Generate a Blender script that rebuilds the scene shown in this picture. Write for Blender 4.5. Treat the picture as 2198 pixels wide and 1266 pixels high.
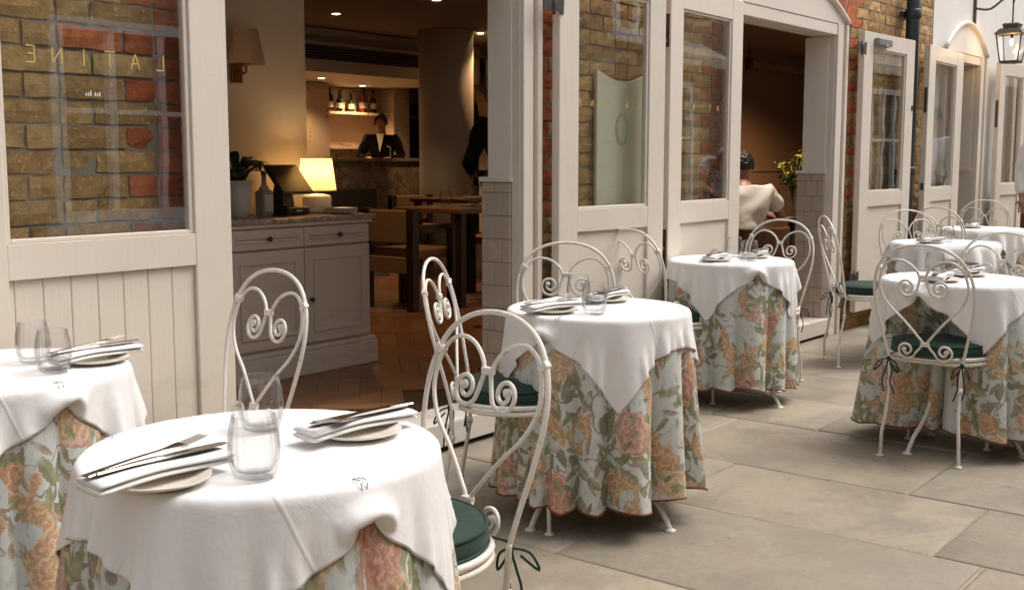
import bpy, bmesh, math, random
import numpy as np
from mathutils import Vector, Matrix
R = math.radians
S = bpy.context.scene
COL = S.collection
for o in list(bpy.data.objects): bpy.data.objects.remove(o)

# ------------------------------------------------------------------ camera, sky, sun, exposure
cam = bpy.data.objects.new('camera', bpy.data.cameras.new('camera')); COL.objects.link(cam)
cam.location = (0, -3.2175, 1.25)
_a, _p = R(38.2), R(6.8)
_f = Vector((math.cos(_a)*math.cos(_p), math.sin(_a)*math.cos(_p), -math.sin(_p)))
cam.rotation_euler = _f.to_track_quat('-Z', 'Y').to_euler()
cam.data.lens = 40; cam.data.sensor_width = 36; cam.data.clip_start = .05; cam.data.clip_end = 400
S.camera = cam
S.render.resolution_x, S.render.resolution_y = 1024, 589
W = bpy.data.worlds.new('World'); S.world = W; W.use_nodes = True
_n = W.node_tree.nodes; _l = W.node_tree.links
sky = _n.new('ShaderNodeTexSky'); sky.sky_type = 'NISHITA'; sky.sun_disc = False
SUN_EL, SUN_AZ = 58, 128          # azimuth measured clockwise from +Y
sky.sun_elevation = R(SUN_EL); sky.sun_rotation = R(SUN_AZ)
sky.dust_density = 4; sky.ozone_density = .6
_hs = _n.new('ShaderNodeHueSaturation'); _hs.inputs['Saturation'].default_value = .3
_l.new(sky.outputs[0], _hs.inputs['Color']); _l.new(_hs.outputs[0], _n['Background'].inputs[0])
_n['Background'].inputs[1].default_value = .15
sun = bpy.data.objects.new('sun', bpy.data.lights.new('sun', 'SUN')); COL.objects.link(sun)
sun.data.energy = 0.9; sun.data.angle = R(30); sun.data.color = (1, .93, .84)
_d = Vector((math.sin(R(SUN_AZ))*math.cos(R(SUN_EL)), math.cos(R(SUN_AZ))*math.cos(R(SUN_EL)), math.sin(R(SUN_EL))))
sun.rotation_euler = _d.to_track_quat('Z', 'Y').to_euler()
S.view_settings.view_transform = 'Standard'; S.view_settings.look = 'None'
S.view_settings.gamma = 1; S.view_settings.use_curve_mapping = False
S.view_settings.exposure = 0.82
S.render.engine = 'CYCLES'
S.cycles.max_bounces = 8; S.cycles.transparent_max_bounces = 16; S.cycles.diffuse_bounces = 4; S.cycles.glossy_bounces = 3; S.cycles.transmission_bounces = 6
S.cycles.caustics_reflective = False; S.cycles.caustics_refractive = False

# ------------------------------------------------------------------ node helpers
class NT:
    def __init__(s, name):
        s.m = bpy.data.materials.new(name); s.m.use_nodes = True
        s.t = s.m.node_tree; s.n = s.t.nodes; s.l = s.t.links
        s.b = s.n.get('Principled BSDF'); s.out = s.n.get('Material Output')
    def new(s, t, **k):
        n = s.n.new(t)
        for a, b in k.items(): setattr(n, a, b)
        return n
    def put(s, sock, v):
        if v is None: return
        if hasattr(v, 'is_linked') or isinstance(v, bpy.types.NodeSocket): s.l.new(v, sock)
        else:
            if isinstance(v, (tuple, list)) and len(v) == 3 and sock.type == 'RGBA': v = (*v, 1)
            sock.default_value = v
    def math(s, op, a, b=None, c=None, clamp=False):
        n = s.new('ShaderNodeMath', operation=op); n.use_clamp = clamp
        for i, v in enumerate((a, b, c)):
            if v is not None: s.put(n.inputs[i], v)
        return n.outputs[0]
    def vmath(s, op, a, b=None, sc=None):
        n = s.new('ShaderNodeVectorMath', operation=op); s.put(n.inputs[0], a)
        if b is not None: s.put(n.inputs[1], b)
        if sc is not None: s.put(n.inputs['Scale'], sc)
        return n.outputs['Value'] if op in ('LENGTH', 'DOT_PRODUCT', 'DISTANCE') else n.outputs[0]
    def mix(s, f, a, b, mode='MIX'):
        n = s.new('ShaderNodeMix', data_type='RGBA', blend_type=mode)
        s.put(n.inputs[0], f); s.put(n.inputs[6], a); s.put(n.inputs[7], b); return n.outputs[2]
    def noise(s, vec, scale, detail=3, rough=.55, dist=0, out=0, dim='3D'):
        n = s.new('ShaderNodeTexNoise', noise_dimensions=dim); s.put(n.inputs['Vector'], vec)
        n.inputs['Scale'].default_value = scale; n.inputs['Detail'].default_value = detail
        n.inputs['Roughness'].default_value = rough; n.inputs['Distortion'].default_value = dist
        return n.outputs[out]
    def coord(s, k='Object'): return s.new('ShaderNodeTexCoord').outputs[k]
    def world(s): return s.new('ShaderNodeNewGeometry').outputs['Position']
    def mapping(s, v, scale=(1,1,1), loc=(0,0,0), rot=(0,0,0)):
        n = s.new('ShaderNodeMapping'); s.put(n.inputs[0], v)
        n.inputs['Scale'].default_value = scale; n.inputs['Location'].default_value = loc; n.inputs['Rotation'].default_value = rot
        return n.outputs[0]
    def ramp(s, f, stops, interp='LINEAR'):
        n = s.new('ShaderNodeValToRGB'); s.put(n.inputs[0], f); cr = n.color_ramp; cr.interpolation = interp
        while len(cr.elements) < len(stops): cr.elements.new(.5)
        for e, (p, c) in zip(cr.elements, stops):
            e.position = p; e.color = (*c, 1) if len(c) == 3 else c
        return n.outputs[0]
    def step(s, v, lo, hi):
        n = s.new('ShaderNodeMapRange'); n.interpolation_type = 'SMOOTHSTEP'
        s.put(n.inputs[0], v); n.inputs[1].default_value = lo; n.inputs[2].default_value = hi
        n.inputs[3].default_value = 0; n.inputs[4].default_value = 1; return n.outputs[0]
    def bump(s, h, strength=.3, dist=.01):
        n = s.new('ShaderNodeBump'); n.inputs['Strength'].default_value = strength
        n.inputs['Distance'].default_value = dist; s.put(n.inputs['Height'], h)
        s.l.new(n.outputs[0], s.b.inputs['Normal']); return n
    def fin(s, col=None, rough=None, metal=None, spec=None, **k):
        b = s.b.inputs
        s.put(b['Base Color'], col); s.put(b['Roughness'], rough); s.put(b['Metallic'], metal); s.put(b['Specular IOR Level'], spec)
        for a, v in k.items(): s.put(b[a.replace('_', ' ')], v)
        return s.m

def scal(c, f): return tuple(x*f for x in c)
def plain(name, col, rough=.5, metal=0, var=.12, scale=6, bump=.06, bscale=60, spec=None):
    t = NT(name); w = t.world()
    n = t.noise(w, scale, 4)
    c = t.mix(n, scal(col, 1-var), scal(col, 1+var))
    t.bump(t.noise(w, bscale, 3), bump, .004)
    rg = t.math('MULTIPLY_ADD', t.noise(w, scale*2.3, 2), .15, rough-.075)
    return t.fin(c, rg, metal, spec)

M = {}
def paint(name, col, rough=.42):
    t = NT(name); w = t.world()
    c = t.mix(t.noise(w, 3.5, 5, .6), scal(col, .93), scal(col, 1.05))
    grime = t.step(t.noise(t.mapping(w, (9, 9, 2.5)), 1, 5, .65), .60, .80)
    c = t.mix(t.math('MULTIPLY', grime, .22), c, scal(col, .62))
    sz = t.new('ShaderNodeSeparateXYZ'); t.put(sz.inputs[0], w)
    scuff = t.math('MULTIPLY', t.step(t.noise(t.mapping(w, (5, 5, 14)), 1, 6, .7), .50, .70), t.math('SUBTRACT', 1, t.step(sz.outputs[2], .15, .75)))
    c = t.mix(t.math('MULTIPLY', scuff, .35), c, (.22, .19, .15))
    chips = t.step(t.noise(w, 70, 2, .5), .735, .75)
    c = t.mix(t.math('MULTIPLY', chips, .5), c, scal(col, .5))
    h = t.math('ADD', t.noise(t.mapping(w, (130, 130, 6)), 1, 4), t.math('MULTIPLY', t.noise(w, 9, 3), 1.2)); t.bump(h, .16, .004)
    return t.fin(c, t.math('MULTIPLY_ADD', t.noise(w, 12, 3), .22, rough-.1))
M['cream'] = paint('cream_paint', (.68, .61, .525))
M['white_wall'] = paint('white_wall_paint', (.74, .71, .67), .6)
M['inner_paint'] = paint('inner_wall_paint', (.75, .68, .595), .6)
M['cabinet'] = paint('cabinet_paint', (.70, .62, .53), .4)
M['skirt'] = paint('sill_paint', (.60, .55, .49), .5)
M['oppframe'] = paint('pale_blue_window_paint', (.74, .82, .88), .4)

def iron():
    t = NT('white_painted_iron'); w = t.coord('Object')
    c = t.mix(t.noise(w, 14, 4), (.66, .62, .55), (.80, .76, .69))
    wear = t.step(t.noise(w, 45, 4, .6), .61, .69)
    c = t.mix(t.math('MULTIPLY', wear, .55), c, (.36, .27, .19))
    t.bump(t.noise(w, 180, 3), .18, .002)
    return t.fin(c, .4)
M['iron'] = iron()

def brick(name, lo, mid, hi, source):
    t = NT(name); w = t.world()
    if source == 'object': rnd = t.new('ShaderNodeObjectInfo').outputs['Random']
    else: rnd = t.new('ShaderNodeNewGeometry').outputs['Random Per Island']
    c = t.ramp(rnd, [(0, lo), (.35, mid), (.7, hi), (1, scal(mid, .62))])
    n = t.noise(w, 22, 6, .65)
    c = t.mix(t.math('MULTIPLY', t.step(n, .42, .70), .55), c, scal(lo, .42), 'MIX')
    c = t.mix(t.math('MULTIPLY', t.step(t.noise(w, 60, 4), .56, .70), .6), c, scal(hi, 1.35))
    soot = t.step(t.noise(t.mapping(w, (1.2, 1.2, 2.0)), 3, 5, .65), .48, .72)
    c = t.mix(t.math('MULTIPLY', soot, .38), c, (.06, .05, .038))
    pit = t.noise(w, 140, 4, .7)
    t.bump(t.math('ADD', n, t.math('MULTIPLY', pit, .6)), .75, .008)
    return t.fin(c, .9, spec=.2)
STOCK = ((.38, .22, .10), (.51, .31, .13), (.58, .39, .185)); RED = ((.42, .105, .045), (.52, .145, .06), (.56, .20, .095))
for nm, cs in (('stock', STOCK), ('red', RED)):
    for src in ('object', 'island'): M[nm+'_'+src] = brick('%s_brick_%s' % (nm, src), *cs, src)
def mortar():
    t = NT('lime_mortar'); w = t.world()
    c = t.mix(t.noise(w, 9, 6, .65), (.20, .175, .135), (.42, .375, .30))
    t.bump(t.noise(w, 90, 5, .7), .7, .01); return t.fin(c, .95, spec=.15)
M['mortar'] = mortar()

def stone():
    t = NT('york_stone'); w = t.world(); rnd = t.new('ShaderNodeObjectInfo').outputs['Random']
    base = t.ramp(rnd, [(0, (.285, .243, .185)), (.3, (.345, .287, .210)), (.55, (.310, .272, .218)), (.8, (.365, .295, .205)), (1, (.325, .282, .222))])
    off = t.vmath('ADD', w, t.vmath('SCALE', (7.1, 3.3, 5.7), sc=t.math('MULTIPLY', rnd, 9)))
    n1 = t.noise(off, 2.6, 6, .62, .6); n2 = t.noise(off, 11, 5, .65)
    c = t.mix(t.step(n1, .36, .62), (.245, .208, .160), base)
    c = t.mix(t.math('MULTIPLY', t.step(n2, .52, .72), .5), c, (.36, .315, .25))
    mott = t.noise(off, 34, 5, .7); c = t.mix(t.math('MULTIPLY', t.step(mott, .5, .7), .35), c, (.17, .15, .12))
    rust = t.step(t.noise(off, 3.2, 5, .6, 1.2), .60, .74)
    c = t.mix(t.math('MULTIPLY', rust, .55), c, (.32, .215, .12))
    spots = t.step(t.noise(w, 16, 2, .5), .735, .755)
    c = t.mix(t.math('MULTIPLY', spots, .6), c, (.42, .38, .32))
    sc_ = t.noise(t.mapping(w, (9, 26, 1), rot=(0, 0, .6)), 1, 5, .6, .4); c = t.mix(t.math('MULTIPLY', t.step(sc_, .66, .74), .45), c, (.44, .395, .33))
    gum = t.step(t.noise(w, 30, 2, .4), .74, .76); c = t.mix(t.math('MULTIPLY', gum, .5), c, (.07, .06, .05))
    grain = t.noise(t.mapping(off, (1, 1, 1)), 85, 5, .7)
    h = t.math('ADD', t.math('MULTIPLY', n2, .8), t.math('MULTIPLY', grain, .35))
    t.bump(h, .6, .007)
    return t.fin(c, t.math('MULTIPLY_ADD', n2, .3, .42), spec=.4)
M['stone'] = stone()
def joint():
    t = NT('stone_joint_mortar'); w = t.world()
    c = t.mix(t.noise(w, 5, 6, .7), (.20, .165, .12), (.46, .39, .295)); t.bump(t.noise(w, 80, 4), .6, .008)
    return t.fin(c, .95)
M['joint'] = joint()

def wood(name, a, b, scale=1, rough=.4, src=True):
    t = NT(name); w = t.coord('Object'); rnd = t.new('ShaderNodeObjectInfo').outputs['Random']
    v = t.vmath('ADD', w, t.vmath('SCALE', (3.1, 5.3, 1.7), sc=t.math('MULTIPLY', rnd, 11)))
    g = t.noise(t.mapping(v, (2*scale, 26*scale, 26*scale)), 1.5, 5, .6, .8)
    c = t.mix(g, a, b); c = t.mix(t.math('MULTIPLY', rnd, .55), c, scal(a, .6))
    t.bump(g, .15, .003); return t.fin(c, t.math('MULTIPLY_ADD', g, .2, rough-.1))
M['oak_floor'] = wood('oak_floor', (.22, .092, .035), (.37, .172, .070), 1, .36)
M['dark_wood'] = wood('dark_wood', (.030, .014, .007), (.070, .034, .017), 1, .4)
M['mid_wood'] = wood('mid_wood', (.17, .075, .03), (.30, .145, .06), 1, .38)

def white_cloth():
    t = NT('white_linen'); w = t.coord('UV')
    c = t.mix(t.noise(w, 9, 3), (.77, .755, .745), (.83, .815, .805))
    wv = t.noise(t.mapping(w, (900, 900, 1)), 1, 2); soft = t.noise(w, 7, 4, .55, .6)
    sx = t.new('ShaderNodeSeparateXYZ'); t.put(sx.inputs[0], t.vmath('ADD', w, t.vmath('SCALE', t.noise(w, 3, 2, out=1), sc=.008)))
    cr = None
    for q, axis in ((.345, 0), (.675, 0), (.34, 1), (.51, 1), (.68, 1)):
        d_ = t.math('SUBTRACT', 1, t.step(t.math('ABSOLUTE', t.math('SUBTRACT', sx.outputs[axis], q)), .0, .008))
        cr = d_ if cr is None else t.math('MAXIMUM', cr, d_)
    fine = t.noise(w, 24, 4, .6, 1.0)
    t.bump(t.math('ADD', t.math('ADD', t.math('MULTIPLY', wv, .03), t.math('MULTIPLY', cr, .28)), t.math('ADD', soft, t.math('MULTIPLY', fine, .22))), .30, .014)
    return t.fin(c, .75, spec=.25, Sheen_Weight=.15)
M['linen'] = white_cloth()

def floral():
    t = NT('floral_chintz'); uv = t.coord('UV'); rnd = t.new('ShaderNodeObjectInfo').outputs['Random']
    uv = t.vmath('ADD', uv, t.vmath('SCALE', (3.7, 2.9, 0), sc=rnd))
    warp = t.vmath('SUBTRACT', t.noise(uv, 14, 3, out=1), (.5, .5, .5))
    uvw = t.vmath('ADD', uv, t.vmath('SCALE', warp, sc=.022))
    col = t.mix(t.noise(uv, 10, 4), (.54, .585, .57), (.65, .68, .655))
    def voro(vec, scale, rn=.85):
        n = t.new('ShaderNodeTexVoronoi', voronoi_dimensions='2D'); t.put(n.inputs['Vector'], vec)
        n.inputs['Scale'].default_value = scale; n.inputs['Randomness'].default_value = rn
        loc = t.vmath('SUBTRACT', t.vmath('SCALE', vec, sc=scale), t.vmath('SCALE', n.outputs['Position'], sc=scale))
        return n.outputs['Color'], loc
    def polar(loc, ang=None):
        sx = t.new('ShaderNodeSeparateXYZ'); t.put(sx.inputs[0], loc); x, y = sx.outputs[0], sx.outputs[1]
        if ang is not None:
            cs, sn = t.math('COSINE', ang), t.math('SINE', ang)
            x, y = (t.math('ADD', t.math('MULTIPLY', x, cs), t.math('MULTIPLY', y, sn)),
                    t.math('SUBTRACT', t.math('MULTIPLY', y, cs), t.math('MULTIPLY', x, sn)))
        return x, y
    def chan(c, i):
        s_ = t.new('ShaderNodeSeparateColor'); t.put(s_.inputs[0], c); return s_.outputs[i]
    # where bouquets sit, and where bare ground shows
    area = t.math('ADD', t.noise(uv, 4.2, 2, .5), .035)
    # branches
    br = t.math('ABSOLUTE', t.math('SUBTRACT', t.noise(uvw, 5.5, 2, .5, .8), .5))
    m = t.math('MULTIPLY', t.math('SUBTRACT', 1, t.step(br, .006, .014)), t.step(area, .40, .47))
    col = t.mix(t.math('MULTIPLY', m, .85), col, (.26, .17, .13))
    # leaf layers
    def leaves(col, off, scale, lo, greens, elong=.44, wid=.17):
        v = t.vmath('ADD', uvw, off); c, loc = voro(v, scale, 1.0)
        a = t.math('MULTIPLY', chan(c, 0), 6.28)
        x, y = polar(loc, a)
        ax = t.math('DIVIDE', x, elong)
        half = t.math('MULTIPLY', t.math('SUBTRACT', 1, t.math('MULTIPLY', ax, ax)), wid)
        jag = t.math('MULTIPLY', t.math('SINE', t.math('MULTIPLY', x, 48)), .009)
        d = t.math('SUBTRACT', t.math('ADD', half, jag), t.math('ABSOLUTE', y))
        m = t.step(t.math('ADD', d, t.math('MULTIPLY', t.math('SUBTRACT', t.noise(v, scale*7, 3), .5), .07)), 0, .03)
        m = t.math('MULTIPLY', m, t.step(area, lo, lo+.05))
        g = t.ramp(chan(c, 1), greens)
        vein = t.math('SUBTRACT', 1, t.step(t.math('ABSOLUTE', y), .008, .03))
        side = t.step(t.math('SINE', t.math('ADD', t.math('MULTIPLY', x, 42), t.math('MULTIPLY', t.math('ABSOLUTE', y), -38))), .3, .8)
        g = t.mix(t.math('MULTIPLY', t.math('MAXIMUM', vein, t.math('MULTIPLY', side, .5)), .45), g, (.36, .34, .16))
        g = t.mix(t.step(y, -.03, .03), g, t.mix(.38, g, (.12, .13, .08)))
        return t.mix(m, col, g)
    G1 = [(0, (.21, .235, .14)), (.3, (.30, .295, .15)), (.6, (.40, .38, .21)), (.8, (.22, .255, .20)), (1, (.43, .39, .24))]
    G2 = [(0, (.15, .175, .125)), (.4, (.26, .26, .14)), (.7, (.37, .35, .19)), (1, (.20, .215, .155))]
    G3 = [(0, (.40, .26, .20)), (.5, (.47, .35, .28)), (1, (.32, .22, .16))]
    col = leaves(col, (.3, .9, 0), 11, .40, G3, .46, .12)
    col = leaves(col, (0, 0, 0), 8.0, .43, G1)
    col = leaves(col, (1.37, .71, 0), 10, .475, G2, .46, .17)
    # blooms
    def blooms(col, off, scale, lo, hi, ramp, r0, pet, keep=1):
        v = t.vmath('ADD', uvw, off); c, loc = voro(v, scale, .9)
        x, y = polar(loc); r = t.vmath('LENGTH', loc)
        th = t.math('ARCTAN2', y, x)
        edge = t.math('MULTIPLY', t.math('SINE', t.math('ADD', t.math('MULTIPLY', th, pet), t.math('MULTIPLY', chan(c, 2), 6))), .035)
        fr = t.math('MULTIPLY', t.math('SUBTRACT', t.noise(v, scale*9, 3), .5), .16)
        rr = t.math('ADD', r, t.math('ADD', edge, fr))
        m = t.math('SUBTRACT', 1, t.step(rr, r0-.02, r0))
        m = t.math('MULTIPLY', m, t.math('MULTIPLY', t.step(area, lo, lo+.03), t.math('SUBTRACT', 1, t.step(area, hi, hi+.03))))
        m = t.math('MULTIPLY', m, t.math('LESS_THAN', chan(c, 0), keep))
        b = t.ramp(chan(c, 1), ramp)
        ring = t.math('SINE', t.math('ADD', t.math('MULTIPLY', rr, 36), t.math('ADD', t.math('MULTIPLY', th, 2), t.math('MULTIPLY', fr, 20))))
        dk = t.mix(.42, b, (.30, .12, .07)); lt = t.mix(.6, b, (.70, .58, .44))
        cc = t.mix(t.step(ring, -.1, .55), dk, b); cc = t.mix(t.math('MULTIPLY', t.step(ring, .55, .95), .8), cc, lt)
        cc = t.mix(t.math('MULTIPLY', t.step(t.noise(v, scale*14, 2), .5, .62), .45), cc, lt)
        cc = t.mix(t.math('MULTIPLY', t.math('SUBTRACT', 1, t.step(r, .02, .14)), .5), cc, dk)
        return t.mix(m, col, cc)
    WARM = [(0, (.66, .42, .22)), (.3, (.63, .35, .18)), (.5, (.71, .54, .34)), (.75, (.62, .40, .20)), (1, (.71, .59, .37))]
    PINK = [(0, (.60, .24, .18)), (.35, (.62, .36, .29)), (.6, (.66, .46, .38)), (1, (.57, .21, .16))]
    col = blooms(col, (.55, .13, 0), 6.6, .46, .60, WARM, .40, 4, .62)
    col = blooms(col, (.91, .47, 0), 5.4, .49, .80, PINK, .40, 6, .55)
    col = blooms(col, (.21, .33, 0), 7.6, .44, .57, WARM, .38, 5, .55)
    col = leaves(col, (.77, .29, 0), 12, .50, G1, .42, .15)
    col = leaves(col, (.17, .83, 0), 15, .54, G2, .38, .13)
    wv = t.noise(t.mapping(uv, (700, 700, 1)), 1, 2)
    dab = t.noise(t.mapping(uvw, (60, 30, 1)), 1, 4, .65)
    col = t.mix(t.math('MULTIPLY', t.step(dab, .50, .64), .28), col, (.55, .50, .40)); col = t.mix(t.math('MULTIPLY', t.math('SUBTRACT', 1, t.step(dab, .34, .46)), .35), col, (.17, .15, .10))
    col = t.mix(.12, col, (.34, .32, .27)); t.bump(wv, .12, .002)
    return t.fin(col, .85, spec=.2)
M['floral'] = floral()
M['hem'] = plain('rust_binding', (.20, .055, .025), .8)
def green():
    t = NT('green_canvas'); w = t.coord('Object')
    c = t.mix(t.noise(w, 18, 4), (.010, .030, .022), (.020, .052, .038))
    t.bump(t.math('ADD', t.noise(w, 16, 3), t.math('MULTIPLY', t.noise(w, 420, 2), .15)), .3, .008)
    return t.fin(c, .7, spec=.25, Sheen_Weight=.1)
M['green'] = green()
M['steel'] = plain('cutlery_steel', (.34, .30, .26), .24, 1, .06, 20, 0)
M['clip'] = plain('clip_steel', (.5, .5, .5), .3, 1)
M['china'] = plain('cream_china', (.74, .69, .60), .22, 0, .04, 8, .02)
M['iron_dark'] = plain('dark_hinge_iron', (.10, .09, .08), .45, .7, .25, 30, .2)
M['bronze'] = plain('bronze_hardware', (.10, .08, .055), .45, .6, .25, 30, .15)
M['brass'] = plain('aged_brass', (.42, .26, .09), .3, 1, .15, 20, .1)
M['gold'] = plain('gold_leaf', (.75, .55, .18), .4, .3, .1, 40, .02)
M['black'] = plain('black_plastic', (.012, .012, .013), .35, 0, .2, 20, .03)
M['grey_metal'] = plain('grey_closer', (.22, .23, .24), .4, .4)
M['pipe'] = plain('black_pipe_paint', (.022, .027, .034), .45, 0, .3, 10, .12)
M['terracotta'] = plain('white_ceramic', (.62, .58, .52), .35, 0, .06)
M['soil'] = plain('dark_soil', (.02, .014, .01), .95)
M['skin'] = plain('skin', (.36, .185, .12), .5, 0, .1, 14, .05)
M['hair'] = plain('black_hair', (.012, .009, .007), .5, 0, .3, 60, .4, 200)
M['grey_hair'] = plain('ash_hair', (.30, .25, .20), .6, 0, .3, 60, .4, 200)
M['suit'] = plain('black_cloth', (.006, .006, .007), .9, spec=.1)
M['shirt'] = plain('white_shirt', (.80, .78, .75), .8, 0, .05, 10, .2, 30)
M['denim'] = plain('dark_denim', (.030, .045, .075), .85, 0, .2, 30, .2)
M['leather'] = plain('brown_leather', (.15, .055, .022), .45, 0, .2, 8, .15)
M['tan'] = plain('tan_upholstery', (.30, .20, .12), .8, 0, .12, 20, .2, 200)
M['amber_seat'] = plain('amber_leather', (.40, .20, .075), .5)
M['brown_wall'] = plain('brown_limewash', (.28, .185, .125), .8, 0, .15, 2, .15, 12)
M['ceiling'] = plain('taupe_ceiling', (.30, .215, .15), .8, 0, .08, 1.5, .1, 14)
M['tile'] = plain('cream_glazed_tile', (.47, .385, .305), .25, 0, .07, 5, .05, 25)
M['grout'] = plain('grout', (.17, .135, .10), .9)
M['board_sign'] = plain('cream_green_board', (.66, .65, .50), .6, 0, .06, 4, .1, 40)
M['emblem'] = plain('sage_emblem', (.42, .47, .36), .6)
M['leaf'] = plain('dark_leaf', (.022, .050, .016), .45, 0, .4, 15, .1)
M['leaf_y'] = plain('yellow_bloom', (.52, .44, .045), .6, 0, .3, 30, .1)
M['awning'] = plain('cream_awning', (.62, .55, .43), .8)
M['slate'] = plain('slate_roof', (.09, .09, .10), .7)
M['dark_void'] = plain('dark_room', (.018, .016, .015), .8)
M['sage'] = plain('sage_banquette', (.05, .045, .035), .7)
def marble(name, a, b, sc):
    t = NT(name); w = t.world()
    v = t.math('ABSOLUTE', t.math('SUBTRACT', t.noise(w, sc, 6, .6, 2.2), .5))
    c = t.mix(t.step(v, 0, .07), b, a); c = t.mix(t.step(t.noise(w, sc*.6, 4), .4, .65), c, t.mix(.5, a, b))
    return t.fin(c, .25)
M['marble'] = marble('warm_marble', (.60, .50, .40), (.22, .12, .06), 9)
M['bar_stone'] = marble('bar_stone', (.40, .32, .25), (.20, .14, .095), 3)
def terrazzo():
    t = NT('speckled_plaster'); w = t.world()
    c = t.mix(t.step(t.noise(w, 9, 2), .66, .70), (.62, .50, .39), (.22, .15, .11)); return t.fin(c, .7)
M['speck'] = terrazzo()
def thin_glass(name, tint, f0=.055, gain=.95, rough=.0, warp=0):
    t = NT(name); n = t.n
    n.remove(t.b)
    fac = t.new('ShaderNodeLayerWeight'); fac.inputs['Blend'].default_value = .5
    F = t.math('MULTIPLY_ADD', t.math('POWER', fac.outputs['Facing'], 4.5), gain, f0, clamp=True)
    tr = t.new('ShaderNodeBsdfTransparent'); tr.inputs[0].default_value = (*tint, 1)
    gl = t.new('ShaderNodeBsdfGlossy'); gl.inputs['Roughness'].default_value = rough
    gl.inputs[0].default_value = (.95, .97, 1, 1)
    if warp:
        b = t.new('ShaderNodeBump'); b.inputs['Strength'].default_value = warp; b.inputs['Distance'].default_value = .02
        t.put(b.inputs['Height'], t.noise(t.world(), 2.2, 2)); t.l.new(b.outputs[0], gl.inputs['Normal'])
    mx = t.new('ShaderNodeMixShader'); t.put(mx.inputs[0], F); t.l.new(tr.outputs[0], mx.inputs[1]); t.l.new(gl.outputs[0], mx.inputs[2])
    t.l.new(mx.outputs[0], t.out.inputs[0]); return t.m
M['pane'] = thin_glass('window_glass', (.95, .965, .955), .10, .95, 0, .03)
M['tumbler'] = thin_glass('tumbler_glass', (.975, .98, .98), .028, 1.0)
def crystal():
    t = NT('ribbed_crystal'); t.n.remove(t.b)
    lw = t.new('ShaderNodeLayerWeight'); lw.inputs['Blend'].default_value = .5; fc = lw.outputs['Facing']
    tr = t.new('ShaderNodeBsdfTransparent'); t.put(tr.inputs[0], t.mix(t.math('POWER', fc, 2.2), (.985, .985, .985), (.50, .50, .50)))
    gl = t.new('ShaderNodeBsdfGlossy'); gl.inputs['Roughness'].default_value = .03; gl.inputs[0].default_value = (1, 1, 1, 1)
    mx = t.new('ShaderNodeMixShader'); t.put(mx.inputs[0], t.math('MULTIPLY_ADD', t.math('POWER', fc, 3.5), .8, .03, clamp=True))
    t.l.new(tr.outputs[0], mx.inputs[1]); t.l.new(gl.outputs[0], mx.inputs[2]); t.l.new(mx.outputs[0], t.out.inputs[0]); return t.m
M['crystal'] = crystal()
def bottle_glass(name, c):
    t = NT(name); return t.fin(c, .08, spec=.6, Transmission_Weight=.35)
M['b_amber'] = bottle_glass('amber_bottle', (.16, .055, .012)); M['b_green'] = bottle_glass('green_bottle', (.03, .06, .025))
M['b_clear'] = bottle_glass('clear_bottle', (.45, .46, .42)); M['b_red'] = bottle_glass('red_bottle', (.30, .03, .03)); M['b_dark'] = bottle_glass('dark_bottle', (.014, .009, .008))
M['label'] = plain('paper_label', (.66, .60, .48), .8); M['rib_shade'] = plain('taupe_pleated_shade', (.78, .66, .56), .9)
def shade():
    t = NT('pleated_lampshade'); t.n.remove(t.b)
    d = t.new('ShaderNodeBsdfDiffuse'); d.inputs[0].default_value = (.80, .66, .42, 1)
    tl = t.new('ShaderNodeBsdfTranslucent'); tl.inputs[0].default_value = (.95, .80, .52, 1)
    mx = t.new('ShaderNodeMixShader'); mx.inputs[0].default_value = .6
    t.l.new(d.outputs[0], mx.inputs[1]); t.l.new(tl.outputs[0], mx.inputs[2]); t.l.new(mx.outputs[0], t.out.inputs[0]); return t.m
M['shade'] = shade()
def shade2():
    t = NT('taupe_shade_fabric'); t.n.remove(t.b)
    d = t.new('ShaderNodeBsdfDiffuse'); d.inputs[0].default_value = (.72, .58, .47, 1)
    tl = t.new('ShaderNodeBsdfTranslucent'); tl.inputs[0].default_value = (.72, .55, .42, 1)
    mx = t.new('ShaderNodeMixShader'); mx.inputs[0].default_value = .5
    t.l.new(d.outputs[0], mx.inputs[1]); t.l.new(tl.outputs[0], mx.inputs[2]); t.l.new(mx.outputs[0], t.out.inputs[0]); return t.m
M['rib_shade'] = shade2()
def emit(name, col, st):
    t = NT(name); t.n.remove(t.b); e = t.new('ShaderNodeEmission'); e.inputs[0].default_value = (*col, 1); e.inputs[1].default_value = st
    t.l.new(e.outputs[0], t.out.inputs[0]); return t.m
M['glow'] = emit('downlight_lens', (1, .72, .42), 14); M['flame'] = emit('lantern_bulb', (1, .55, .18), 16)
def floral_shirt():
    t = NT('blue_floral_blouse'); w = t.coord('Object')
    c = t.mix(t.step(t.noise(w, 38, 2), .50, .54), (.66, .66, .70), (.055, .07, .20)); c = t.mix(t.step(t.noise(w, 30, 2), .62, .64), c, (.35, .12, .12))
    return t.fin(c, .8)
M['blouse'] = floral_shirt()

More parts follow.
